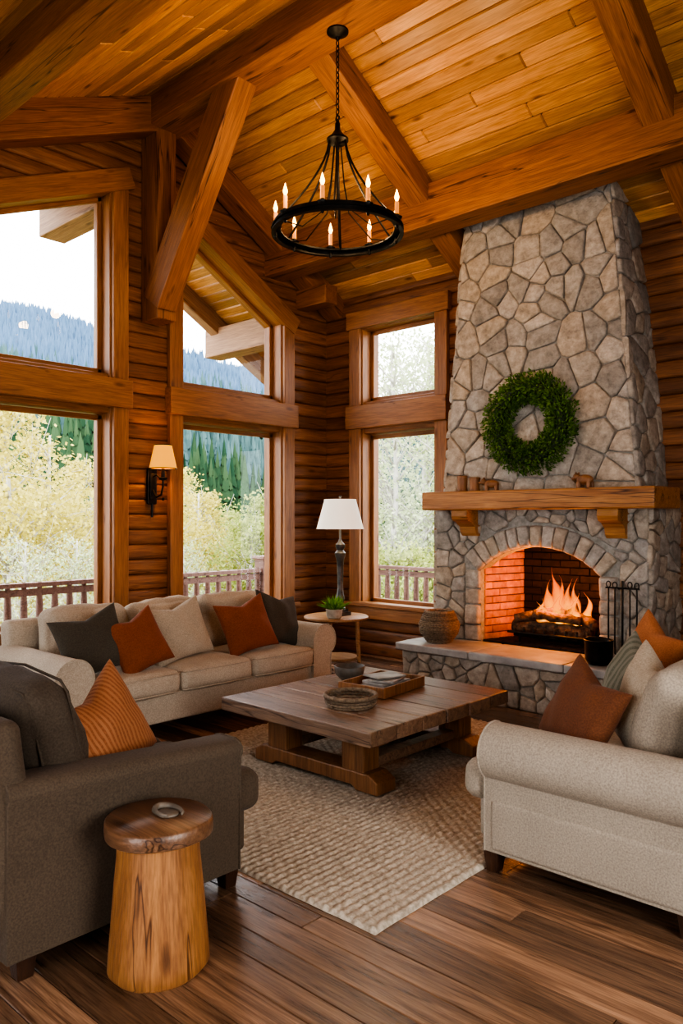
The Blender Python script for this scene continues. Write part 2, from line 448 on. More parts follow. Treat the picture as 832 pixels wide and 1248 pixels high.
# ---- windows
def window(name, P, n_in, zlo, ulist, topz, zt=(2.62, 3.0), cas=.165):
    ua, ub = ulist; e = empty(name)
    def T(nm, a, c, w, h, up, mat=M_trim, bev=.008):
        o = timber(nm, a, c, w, h, mat, bev, up, e)
    up = n_in
    ta, tb = topz(ua), topz(ub); cf = .065
    T('casing_side_1', P(ua - cas / 2, zlo - cas, cf), P(ua - cas / 2, ta + .12, cf), cas, .06, up)
    T('casing_side_2', P(ub + cas / 2, zlo - cas, cf), P(ub + cas / 2, tb + .12, cf), cas, .06, up)
    sgn = (tb - ta) / (ub - ua)
    T('casing_head', P(ua - cas - .03, ta + cas / 2 - sgn * (cas + .03) + .01, cf + .01), P(ub + cas + .03, tb + cas / 2 + sgn * (cas + .03) + .01, cf + .01), cas + .04, .08, up)
    T('casing_sill', P(ua - cas, zlo - cas / 2, cf + .01), P(ub + cas, zlo - cas / 2, cf + .01), cas, .09, up)
    T('sill_ledge', P(ua - cas - .03, zlo + .005, cf + .03), P(ub + cas + .03, zlo + .005, cf + .03), .05, .13, up)
    T('transom', P(ua - cas - .02, sum(zt) / 2, cf + .02), P(ub + cas + .02, sum(zt) / 2, cf + .02), (zt[1] - zt[0]) * .72, .11, up)
    T('transom_core', P(ua, sum(zt) / 2, -.1), P(ub, sum(zt) / 2, -.1), zt[1] - zt[0], .24, up)
    T('jamb_1', P(ua, zlo, -.1), P(ua, ta, -.1), .035, .30, up); T('jamb_2', P(ub, zlo, -.1), P(ub, tb, -.1), .035, .30, up)
    T('jamb_head', P(ua, ta, -.1), P(ub, tb, -.1), .035, .30, up); T('jamb_sill', P(ua, zlo, -.1), P(ub, zlo, -.1), .035, .30, up)
    for si, (za, zb0, zb1) in enumerate(((zlo, zt[0], zt[0]), (zt[1], ta, tb))):
        s = .05; dd = -.12
        T(f'sash_{si}_side_1', P(ua + s / 2 + .015, za, dd), P(ua + s / 2 + .015, zb0, dd), s, .05, up)
        T(f'sash_{si}_side_2', P(ub - s / 2 - .015, za, dd), P(ub - s / 2 - .015, zb1, dd), s, .05, up)
        T(f'sash_{si}_bottom', P(ua, za + s / 2 + .01, dd), P(ub, za + s / 2 + .01, dd), s, .05, up)
        T(f'sash_{si}_top', P(ua, zb0 - s / 2 - .01, dd), P(ub, zb1 - s / 2 - .01, dd), s, .05, up)
        g = MB(); g.add([P(ua, za, dd), P(ub, za, dd), P(ub, zb1, dd), P(ua, zb0, dd)], [(0, 1, 2, 3)])
        g.build(f'glass_{si}', M_glass, parent=e)
    return e
PL = lambda u, z, d: (XL + d, u, z)
PB = lambda u, z, d: (u, YB - d, z)
window('window_1', PL, (1, 0, 0), .60, (2.55, 3.975), W1['z1'])
window('window_2', PL, (1, 0, 0), .60, (4.781, 6.206), W2['z1'])
window('window_3', PB, (0, -1, 0), .60, (-6.09, -5.0), lambda u: 3.87)

# ---- structural timber
tf = empty('timber_frame')
timber('ridge_beam', (XL - .1, RY, 5.60), (XR, RY, 5.60), .36, .40, parent=tf)
timber('eave_beam', (XL - .05, 6.1, 4.585), (XR, 6.1, 4.585), .30, .40, parent=tf)
timber('purlin_beam', (XL, 2.45, roofz(2.45) - .15), (XR, 2.45, roofz(2.45) - .15), .26, .32, parent=tf)
for i, x in enumerate((-6.52, -4.5, -2.23, -.1)):
    timber('rafter_%d' % i, (x, RY + .1, roofz(RY + .1) - .11), (x, YB, roofz(YB) - .11), .24, .24, parent=tf)
timber('gable_rafter', (-6.53, YF, roofz(YF) - .16), (-6.53, RY, RZ - .16), .26, .34, parent=tf)
timber('king_post', (-6.54, RY, 3.55), (-6.54, RY, 5.45), .28, .22, parent=tf)
timber('knee_brace', (-6.50, RY - .02, 3.72), (-5.28, RY - .02, 5.50), .22, .30, parent=tf)
timber('corner_beam_end', (-6.70, 6.55, 4.22), (-6.2, 6.55, 4.22), .2, .22, parent=tf)

# ------------------------------------------------------------------ fireplace
def clip(poly, nx, ny, d):
    out = []
    for i in range(len(poly)):
        p, q = poly[i], poly[(i + 1) % len(poly)]
        a = nx * p[0] + ny * p[1] - d; c = nx * q[0] + ny * q[1] - d
        if a <= 0: out.append(p)
        if a * c < 0:
            t = a / (a - c); out.append((p[0] + (q[0] - p[0]) * t, p[1] + (q[1] - p[1]) * t))
    return out
def stones(mb, bound, dens, place, excl=None, asp=1.25, gap=.009, th=.03, mi=0):
    xs = [p[0] for p in bound]; ys = [p[1] for p in bound]
    x0, x1, y0, y1 = min(xs), max(xs), min(ys), max(ys)
    n = max(3, int((x1 - x0) * (y1 - y0) * dens)); S = []
    tries = 0; md = .62 / math.sqrt(dens)
    while len(S) < n and tries < n * 60:
        tries += 1; p = (random.uniform(x0, x1), random.uniform(y0, y1)); r = md * random.choice([.55, .9, 1.4])
        if all(((p[0] - q[0]) / asp) ** 2 + (p[1] - q[1]) ** 2 > r * r for q in S): S.append(p)
    for i, p in enumerate(S):
        if excl and excl(p) is True: continue
        poly = list(bound)
        nb = sorted(S, key=lambda q: (q[0] - p[0]) ** 2 + (q[1] - p[1]) ** 2)[1:22]
        for q in nb:
            dx, dy = q[0] - p[0], q[1] - p[1]; l = math.hypot(dx, dy); nx, ny = dx / l, dy / l
            poly = clip(poly, nx, ny, nx * (p[0] + q[0]) / 2 + ny * (p[1] + q[1]) / 2 - gap / 2)
            if len(poly) < 3: break
        if len(poly) < 3: continue
        if excl:
            e = excl(p)
            if e is not None: poly = clip(poly, *e)
        if len(poly) < 3: continue
        stone(mb, poly, place, th, mi)
def stone(mb, poly, place, th=.03, mi=0, ch=2):
    A = abs(sum(poly[i][0] * poly[(i + 1) % len(poly)][1] - poly[(i + 1) % len(poly)][0] * poly[i][1] for i in range(len(poly)))) / 2
    if A < .0012: return
    q = [p for i, p in enumerate(poly) if math.hypot(p[0] - poly[i - 1][0], p[1] - poly[i - 1][1]) > .008]
    if len(q) < 3: return
    for k in range(ch):
        r = []; t = .07 if k == 0 else .25
        for i in range(len(q)):
            a, c = q[i], q[(i + 1) % len(q)]
            r += [(a[0] + (c[0] - a[0]) * t, a[1] + (c[1] - a[1]) * t), (a[0] + (c[0] - a[0]) * (1 - t), a[1] + (c[1] - a[1]) * (1 - t))]
        q = r
    cx = sum(p[0] for p in q) / len(q); cy = sum(p[1] for p in q) / len(q); rad = math.sqrt(A / math.pi)
    h = th * random.uniform(.75, 1.3); tx, ty = random.uniform(-.08, .08), random.uniform(-.08, .08); n = len(q); vs = []
    for ins, hh in ((0, -.012), (0, h * .5), (.004, h * .82), (.012, h), (rad * .5, h * 1.04)):
        f = max(.15, 1 - ins / rad)
        for p in q:
            u = cx + (p[0] - cx) * f; v = cy + (p[1] - cy) * f
            zz = hh + ((u - cx) * tx + (v - cy) * ty if hh > 0 else 0) + (.008 * noise.noise(V((u * 11, v * 11, h * 99))) if hh > h * .5 else 0)
            vs.append(place(u, v, zz))
    vs.append(place(cx, cy, h * 1.05)); fs = []
    for k in range(4):
        for i in range(n): fs.append((k * n + i, k * n + (i + 1) % n, (k + 1) * n + (i + 1) % n, (k + 1) * n + i))
    for i in range(n): fs.append((4 * n + i, 4 * n + (i + 1) % n, 5 * n))
    mb.add(vs, fs, mi, True)

FX0, FX1, FY = -4.55, -2.44, 6.34
ax0, ax1 = -4.04, -2.86; axc = (ax0 + ax1) / 2; aw = (ax1 - ax0) / 2; spring, crown = 1.12, 1.35
rs = crown - spring; AR = (aw * aw + rs * rs) / (2 * rs); acz = crown - AR; ah = math.asin(aw / AR)
arc = [(axc + AR * math.sin(t), acz + AR * math.cos(t)) for t in [(-ah + 2 * ah * i / 20) for i in range(21)]]
HZ = .44
fp = empty('stone_fireplace')
b = MB()
poly = [(FX0, HZ - .4), (ax0, HZ - .4)] + [(ax0, HZ - .02)] + arc + [(ax1, HZ - .02), (ax1, HZ - .4), (FX1, HZ - .4), (FX1, 1.80), (FX0, 1.80)]
nP = len(poly)
vs = [(x, FY, z) for x, z in poly] + [(x, FY + .14, z) for x, z in poly]
b.add(vs, [tuple(range(nP)), tuple(range(nP, 2 * nP))[::-1]] + [(i, nP + i, nP + (i + 1) % nP, (i + 1) % nP) for i in range(nP)])
b.box((FX0 + .12, 6.74, .92), (.24, .52, 1.76)); b.box((FX1 - .12, 6.74, .92), (.24, .52, 1.76)); b.box(((FX0 + FX1) / 2, 6.74, 1.62), (FX1 - FX0, .52, .36))
zt0, zt1 = 1.78, 4.9
def bxl(z): return -4.47 + (z - 1.8) * .060
def bxr(z): return -2.54 - (z - 1.8) * .108
def byf(z): return 6.36 + (z - 1.8) * .05
vs = []
for z in (zt0, zt1): vs += [(bxl(z), byf(z), z), (bxr(z), byf(z), z), (bxr(z), YB + .02, z), (bxl(z), YB + .02, z)]
b.add(vs, [(0, 1, 5, 4), (1, 2, 6, 5), (2, 3, 7, 6), (3, 0, 4, 7), (4, 5, 6, 7), (0, 3, 2, 1)])
b.build('masonry_core', M_mortar, parent=fp, merge=True)
b = MB()
stones(b, [(bxl(zt0), zt0), (bxr(zt0), zt0), (bxr(4.88), 4.88), (bxl(4.88), 4.88)], 19, lambda u, v, h: (u, byf(v) - h, v))
stones(b, [(byf(zt0) - .02, zt0), (YB, zt0), (YB, 4.75), (byf(4.75) - .02, 4.75)], 22, lambda u, v, h: (bxr(v) + h, u, v))
stones(b, [(byf(zt0) - .02, zt0), (YB, zt0), (YB, 4.75), (byf(4.75) - .02, 4.75)], 22, lambda u, v, h: (bxl(v) - h, u, v))
jw = .17; Ro = AR + .21
def excl(p):
    x, z = p[0] - axc, p[1]
    if abs(x) < aw + jw and z < 1.16: return True
    ang = math.atan2(x, z - acz); r = math.hypot(x, z - acz)
    if abs(x) >= aw + jw - .01 and z < 1.27 or abs(ang) > ah + .12:
        s = 1 if x > 0 else -1
        return (-s, 0, -s * (axc + s * (aw + jw)) - .008)
    if r < Ro + .01: return True
    nx, nz = math.sin(ang), math.cos(ang)
    return (-nx, -nz, -(nx * axc + nz * acz + Ro + .010))
stones(b, [(FX0, HZ), (FX1, HZ), (FX1, 1.79), (FX0, 1.79)], 44, lambda u, v, h: (u, FY - h, v), excl)
stones(b, [(FY - .02, HZ), (YB, HZ), (YB, 1.79), (FY - .02, 1.79)], 34, lambda u, v, h: (FX1 + h, u, v))
stones(b, [(FY - .02, HZ), (YB, HZ), (YB, 1.79), (FY - .02, 1.79)], 34, lambda u, v, h: (FX0 - h, u, v))
nv = 13
for i in range(nv):
    t0 = -ah - .03 + (2 * ah + .06) * i / nv + .005; t1 = -ah - .03 + (2 * ah + .06) * (i + 1) / nv - .005; ro = Ro - random.uniform(0, .015)
    q = [(axc + r * math.sin(t), acz + r * math.cos(t)) for r, t in ((AR + .004, t0), (AR + .004, t1), (ro, t1), (ro, t0))]
    stone(b, q[::-1], lambda u, v, h: (u, FY - h, v), .045)
for s in (-1, 1):
    z = HZ
    while z < 1.10:
        hh = random.uniform(.12, .19); z2 = min(z + hh, 1.12)
        if 1.12 - z2 < .06: z2 = 1.12
        xa, xb = axc + s * (aw + .002), axc + s * (aw + jw - .01)
        stone(b, [(min(xa, xb), z + .005), (max(xa, xb), z + .005), (max(xa, xb), z2 - .005), (min(xa, xb), z2 - .005)], lambda u, v, h: (u, FY - h, v), .04)
        z = z2 + .001
b.build('stones', M_stone, parent=fp, sharp=50)
HX0, HX1, HYF = -4.56, -2.12, 5.82
b = MB(); b.box(((HX0 + HX1) / 2, (HYF + FY) / 2 + .03, .185), (HX1 - HX0, FY - HYF + .06, .37), 0)
b.build('hearth_core', M_mortar, parent=fp)
b = MB()
stones(b, [(HX0, 0), (HX1, 0), (HX1, .365), (HX0, .365)], 55, lambda u, v, h: (u, HYF - h, v), asp=1.5)
stones(b, [(HYF, 0), (FY, 0), (FY, .365), (HYF, .365)], 55, lambda u, v, h: (HX0 - h, u, v))
stones(b, [(HYF, 0), (FY, 0), (FY, .365), (HYF, .365)], 55, lambda u, v, h: (HX1 + h, u, v))
b.build('hearth_stones', M_stone, parent=fp, sharp=50)
b = MB(); x = HX0 - .06
for l in (.82, .90, .84):
    b.rbox((x + l / 2, (HYF - .07 + FY) / 2, .405), (l - .006, FY - HYF + .08, .07), .014, wr=.004); x += l
b.build('hearth_slab', M_slab, parent=fp, merge=True)
def bricks(b, o, u, v, n, lu, lv, mi, bl=.2, bh=.07):
    o, u, v, n = V(o), V(u).normalized(), V(v).normalized(), V(n).normalized(); j = 0; z = 0
    while z < lv:
        x = -(bl / 2 if j % 2 else 0); h = min(bh, lv - z)
        while x < lu:
            a, c = max(0, x), min(lu, x + bl)
            if c - a > .02:
                p = o + v * (z + h / 2) + u * ((a + c) / 2)
                M = Matrix((u, v, n)).transposed().to_4x4(); M.translation = p
                b.box((0, 0, random.uniform(-.003, .003)), (c - a - .008, h - .008, .03), mi, M)
            x += bl
        z += bh; j += 1
b = MB(); by = 6.93
bl_, br_ = -3.92, -2.98
bricks(b, (ax0, FY + .05, HZ), V((bl_ - ax0, by - FY - .05, 0)), (0, 0, 1), V((1, .2, 0)), .57, .98, 0)
bricks(b, (ax1, FY + .05, HZ), V((br_ - ax1, by - FY - .05, 0)), (0, 0, 1), V((-1, .2, 0)), .57, .98, 0)
bricks(b, (bl_, by, HZ), (1, 0, 0), (0, 0, 1), (0, -1, 0), br_ - bl_, .98, 1)
bricks(b, (ax0, FY + .02, HZ + .0), (1, 0, 0), (0, 1, 0), (0, 0, 1), ax1 - ax0, .6, 1)
b.build('firebricks', [M_brick, M_brickD], parent=fp, bevel=.004, seg=1)
b = MB()
b.add([(ax0 - .01, FY + .05, HZ), (bl_ - .015, by + .02, HZ), (bl_ - .015, by + .02, 1.45), (ax0 - .01, FY + .05, 1.45)], [(0, 1, 2, 3)])
b.add([(ax1 + .01, FY + .05, HZ), (br_ + .015, by + .02, HZ), (br_ + .015, by + .02, 1.45), (ax1 + .01, FY + .05, 1.45)], [(0, 1, 2, 3)])
b.add([(-4.1, by + .02, HZ), (-2.8, by + .02, HZ), (-2.8, by + .02, 1.45), (-4.1, by + .02, 1.45)], [(0, 1, 2, 3)])
b.add([(-4.1, FY + .1, 1.42), (-2.8, FY + .1, 1.42), (-2.8, by + .02, 1.42), (-4.1, by + .02, 1.42)], [(0, 1, 2, 3)])
b.box((axc, 6.64, HZ - .03), (1.3, .62, .03))
b.build('firebox_liner', M_brickD, parent=fp)
b = MB(); b.box((-3.41, 6.33, 1.775), (2.24, .56, .175)); b.build('mantel_shelf', M_mantel, parent=fp, bevel=.015)
b = MB()
for xx in (-4.14, -2.70):
    pf = [(6.12, 1.69), (6.36, 1.69), (6.36, 1.44), (6.30, 1.44), (6.27, 1.47), (6.25, 1.53), (6.19, 1.57), (6.13, 1.59), (6.11, 1.63)]
    n = len(pf); vs = [(xx - .09, y, z) for y, z in pf] + [(xx + .09, y, z) for y, z in pf]
    b.add(vs, [tuple(range(n)), tuple(range(n, 2 * n))[::-1]] + [(i, n + i, n + (i + 1) % n, (i + 1) % n) for i in range(n)])
b.build('mantel_corbels', M_mantel, parent=fp, bevel=.008)

# fire grate, logs, flames
lf = empty('log_fire')
gx, gy = -3.36, 6.60
b = MB()
for i in range(8):
    x = gx - .36 + i * .72 / 7
    b.tube([(x, gy + .17, .60), (x, gy + .15, .53), (x, gy - .15, .53), (x, gy - .20, .55), (x, gy - .20, .61)], .011, 8, 0)
for yy in (-.13, .13): b.cyl((gx - .40, gy + yy, .52), (gx + .40, gy + yy, .52), .012)
for sx in (-.34, .34):
    for yy in (-.13, .13): b.cyl((gx + sx, gy + yy, .455), (gx + sx, gy + yy, .53), .012)
for zz in (.555,): b.cyl((gx - .42, gy - .21, zz), (gx + .42, gy - .21, zz), .012)
b.build('fire_grate', M_iron, parent=lf)
b = MB()
for (p, q, r) in (((gx - .40, gy - .11, .60), (gx + .36, gy - .10, .60), .062), ((gx - .27, gy + .09, .60), (gx + .38, gy + .08, .60), .058),
                  ((gx - .38, gy - .14, .67), (gx + .16, gy + .04, .78), .052), ((gx - .02, gy + .10, .76), (gx + .42, gy - .14, .67), .052), ((gx - .18, gy - .15, .73), (gx + .26, gy - .12, .70), .042)):
    P, Q = V(p), V(q); pts = [P.lerp(Q, i / 8) + V((0, random.uniform(-.006, .006), random.uniform(-.006, .006))) for i in range(9)]
    b.tube(pts, [r * random.uniform(.88, 1.1) for _ in pts], 12)
b.build('firewood_logs', M_char, parent=lf)
fm = bpy.data.materials.new('fire_flame'); fm.use_nodes = True; nt = fm.node_tree; nt.nodes.clear()
tc = N(nt, 'ShaderNodeTexCoord'); sp = N(nt, 'ShaderNodeSeparateXYZ'); nt.links.new(tc.outputs['Object'], sp.inputs[0])
nz = N(nt, 'ShaderNodeTexNoise'); setin(nz, Scale=10, Detail=5, Distortion=1.8)
mp = N(nt, 'ShaderNodeMapping'); mp.inputs['Scale'].default_value = (1, 1, .35); nt.links.new(tc.outputs['Object'], mp.inputs['Vector']); nt.links.new(mp.outputs[0], nz.inputs['Vector'])
lw = N(nt, 'ShaderNodeLayerWeight'); lw.inputs[0].default_value = .35
mr = N(nt, 'ShaderNodeMapRange'); setin(mr, From_Min=.55, From_Max=1.25); nt.links.new(sp.outputs[2], mr.inputs['Value'])
hh = mathn(nt, 'ADD', mathn(nt, 'MULTIPLY', lw.outputs['Facing'], .6), mathn(nt, 'MULTIPLY', mr.outputs[0], .9))
rp = ramp(nt, [(.12, (1.7, .85, .14)), (.34, (1.5, .42, .025)), (.65, (1.1, .17, .004)), (1, (.5, .03, .001))]); nt.links.new(hh, rp.inputs[0])
em = N(nt, 'ShaderNodeEmission'); em.inputs[1].default_value = .95; nt.links.new(rp.outputs[0], em.inputs[0])
tr = N(nt, 'ShaderNodeBsdfTransparent'); mx = N(nt, 'ShaderNodeMixShader')
fa = mathn(nt, 'ADD', mathn(nt, 'POWER', lw.outputs['Facing'], .8), mathn(nt, 'MULTIPLY', mathn(nt, 'SUBTRACT', nz.outputs['Fac'], .42), 2.0), clamp=True)
nt.links.new(fa, mx.inputs[0]); nt.links.new(em.outputs[0], mx.inputs[1]); nt.links.new(tr.outputs[0], mx.inputs[2])
o = N(nt, 'ShaderNodeOutputMaterial'); nt.links.new(mx.outputs[0], o.inputs[0])
b = MB()
for (x, y, h, r, ph) in ((-.03, 0, .52, .080, 0), (-.11, .03, .40, .075, 1), (.08, .02, .42, .075, 2), (.16, -.03, .30, .06, 3), (-.20, -.02, .22, .055, 4), (.24, .03, .30, .05, 5), (.03, -.08, .32, .065, 2.6), (-.06, .08, .44, .06, 4.4), (.12, .08, .42, .055, 1.3), (-.28, .03, .14, .045, 3.3), (-.14, -.09, .20, .055, 5.5), (.2, -.08, .20, .05, .6)):
    pts = []; rr = []
    for i in range(17):
        t = i / 16; pts.append((gx + x + .05 * math.sin(ph + t * 5) * t, gy + y + .02 * math.cos(ph * 2 + t * 4) * t, .64 + h * t))
        rr.append(max(.001, r * (math.sin(math.pi * min(1, t * .8 + .22)) ** 1.3) * (1 - t ** 2) * (1 + .22 * math.sin(t * 13 + ph))))
    b.tube(pts, rr, 12)
b.build('fire_flames', fm, parent=lf)

# fireplace tools + bucket + basket
b = MB(); tx, ty = -2.60, 6.18
b.lathe((tx, ty, HZ), [(.001, 0), (.10, 0), (.10, .012), (.03, .025), (.012, .04)], 20)
b.cyl((tx, ty, HZ + .03), (tx, ty, HZ + .66), .009)
b.cyl((tx - .14, ty, HZ + .60), (tx + .14, ty, HZ + .60), .007); b.cyl((tx, ty - .07, HZ + .60), (tx, ty + .07, HZ + .60), .007)
for i, xx in enumerate((-.13, -.05, .05, .13)):
    yy = -.03 if i % 2 else .03
    b.cyl((tx + xx, ty + yy, HZ + .12), (tx + xx, ty + yy, HZ + .60), .007, n=8)
    b.tube([(tx + xx + .018 * math.cos(a), ty + yy, HZ + .625 + .025 * math.sin(a)) for a in [k * math.pi / 6 for k in range(12)]], .005, 6, 0, True)
b.box((tx - .13, ty + .03, HZ + .10), (.07, .012, .12)); b.box((tx + .13, ty - .03, HZ + .09), (.06, .04, .10))
b.tube([(tx - .05, ty - .03, HZ + .12), (tx - .05, ty - .03, HZ + .07), (tx - .02, ty - .03, HZ + .05)], .006, 6)
b.build('fireplace_tool_set', M_iron)
b = MB(); b.lathe((-2.70, 5.96, HZ), [(.001, .005), (.085, .005), (.105, .04), (.112, .19), (.118, .195), (.112, .20), (.10, .19), (.09, .03), (.001, .02)], 28)
b.tube([(-2.70 + .112 * math.cos(a), 5.96, HZ + .19 + .03 * math.sin(a)) for a in [math.pi * k / 12 for k in range(13)]], .005, 6)
b.build('ash_bucket', M_iron)
def woven(name, c, prof, n=40, turns=None, mat=M_wicker):
    b = MB(); H = prof[-1][1]; rows = int(H / .016)
    def rad(z):
        for (r0, z0), (r1, z1) in zip(prof[:-1], prof[1:]):
            if z0 <= z <= z1: return r0 + (r1 - r0) * (z - z0) / (z1 - z0 + 1e-9)
        return prof[-1][0]
    for j in range(rows):
        z = (j + .5) * H / rows
        pts = []
        for k in range(n * 2):
            a = math.pi * k / n; r = rad(z) + .005 * math.cos(n * a / 2 * 1.0 + (math.pi if j % 2 else 0))
            pts.append((c[0] + r * math.cos(a), c[1] + r * math.sin(a), c[2] + z))
        b.tube(pts, .0085, 6, 0, True)
    b.lathe(c, [(.001, .004), (prof[0][0], .004)], 24)
    b.tube([(c[0] + rad(H) * math.cos(2 * math.pi * k / 40), c[1] + rad(H) * math.sin(2 * math.pi * k / 40), c[2] + H) for k in range(40)], .013, 8, 0, True)
    return b
woven('b', (-4.30, 6.02, HZ), [(.10, 0), (.17, .09), (.185, .17), (.15, .25), (.13, .29)]).build('wicker_basket', M_wicker)

MZ = 1.863
for i, (xx, h) in enumerate(((-4.16, .15), (-4.02, .13))):
    b = MB(); b.lathe((xx, 6.2, MZ), [(.001, 0), (.05, 0), (.052, .01), (.045, .03), (.047, h - .03), (.053, h - .01), (.050, h), (.02, h), (.018, h - .02), (.001, h - .02)], 20)
    b.build('wooden_candle_holder' if i == 0 else 'wooden_candle_holder.001', M_tableleg)
def bear(name, x, y, z, s, rz):
    b = MB()
    b.ball((0, 0, .075 * 1), .055, 0, (1.55, .85, .85)); b.ball((.085, 0, .10), .036, 0); b.ball((.118, 0, .09), .018, 0, (1.3, .9, .8))
    for sy in (-.02, .02): b.ball((.08, sy, .135), .011)
    for xx in (-.055, .05):
        for sy in (-.025, .025): b.cyl((xx, sy, 0), (xx, sy, .06), .019, .02, 10)
    b.build(name, M_tableleg, M=Matrix.Translation((x, y, z)) @ Matrix.Rotation(rz, 4, 'Z') @ Matrix.Scale(s, 4))
bear('carved_bear_figurine', -3.84, 6.2, MZ, .85, R(200)); bear('carved_bear_figurine.001', -2.93, 6.2, MZ, .95, R(170))

# wreath
wm = leafmat('boxwood_leaf', (.03, .075, .012), (.16, .27, .055), .2)
b = MB(); wc = V((-3.51, 0, 2.47)); RW, rw = .325, .112
wy = byf(2.48) - .035
for i in range(7500):
    a = random.uniform(0, 2 * math.pi); ph = random.uniform(0, 2 * math.pi); rr = rw * random.uniform(.5, 1.3)
    cen = V((math.cos(a), 0, math.sin(a))); off = (cen * math.cos(ph) + V((0, 1, 0)) * math.sin(ph) * .75) * rr
    p = wc + cen * RW + off; p.y = wy - rw * .62 + off.y
    if p.y > wy: p.y = wy
    d = (off.normalized() + V([random.gauss(0, .6) for _ in range(3)]) + V((-math.sin(a), 0, math.cos(a))) * .7).normalized()
    s = d.cross(V([random.gauss(0, 1) for _ in range(3)])).normalized(); l = random.uniform(.024, .045); w = l * .23
    b.add([p, p + d * l * .5 + s * w, p + d * l, p + d * l * .5 - s * w], [(0, 1, 2, 3)])
b.tube([(wc.x + RW * math.cos(2 * math.pi * k / 40), wy - .06, wc.z + RW * math.sin(2 * math.pi * k / 40)) for k in range(40)], .055, 8, 1, True)
b.build('boxwood_wreath', [wm, noisy('wreath_core', (.01, .02, .006), (.02, .04, .01), 20)])

# ------------------------------------------------------------------ rug
def rug(x0, x1, y0, y1):
    st = .0105; nx = int((x1 - x0) / st); ny = int((y1 - y0) / st); vs = []
    for i in range(nx + 1):
        x = x0 + (x1 - x0) * i / nx; u = x / .042; row = math.floor(u); fu = u - row
        for j in range(ny + 1):
            y = y0 + (y1 - y0) * j / ny; v = y / .062 + (.5 if row % 2 else 0) + .6 * (fu - .5)
            h = (math.sin(math.pi * fu)) ** .6 * (.35 + .65 * abs(math.sin(math.pi * v)) ** .7)
            ed = min(i, nx - i, j, ny - j)
            z = .008 + .014 * h if ed > 0 else .001
            vs.append((x + .006 * noise.noise(V((0, y * 6, x * 2))), y + .006 * noise.noise(V((x * 6, 0, 3))), z))
    fs = [(i * (ny + 1) + j, (i + 1) * (ny + 1) + j, (i + 1) * (ny + 1) + j + 1, i * (ny + 1) + j + 1) for i in range(nx) for j in range(ny)]
    b = MB(); b.v = vs; b.f = fs; b.mi = [0] * len(fs); b.sm = [True] * len(fs); b.build('woven_rug', M_rug)
rug(-4.52, -1.93, 2.28, 5.25)
RZ0 = .0225

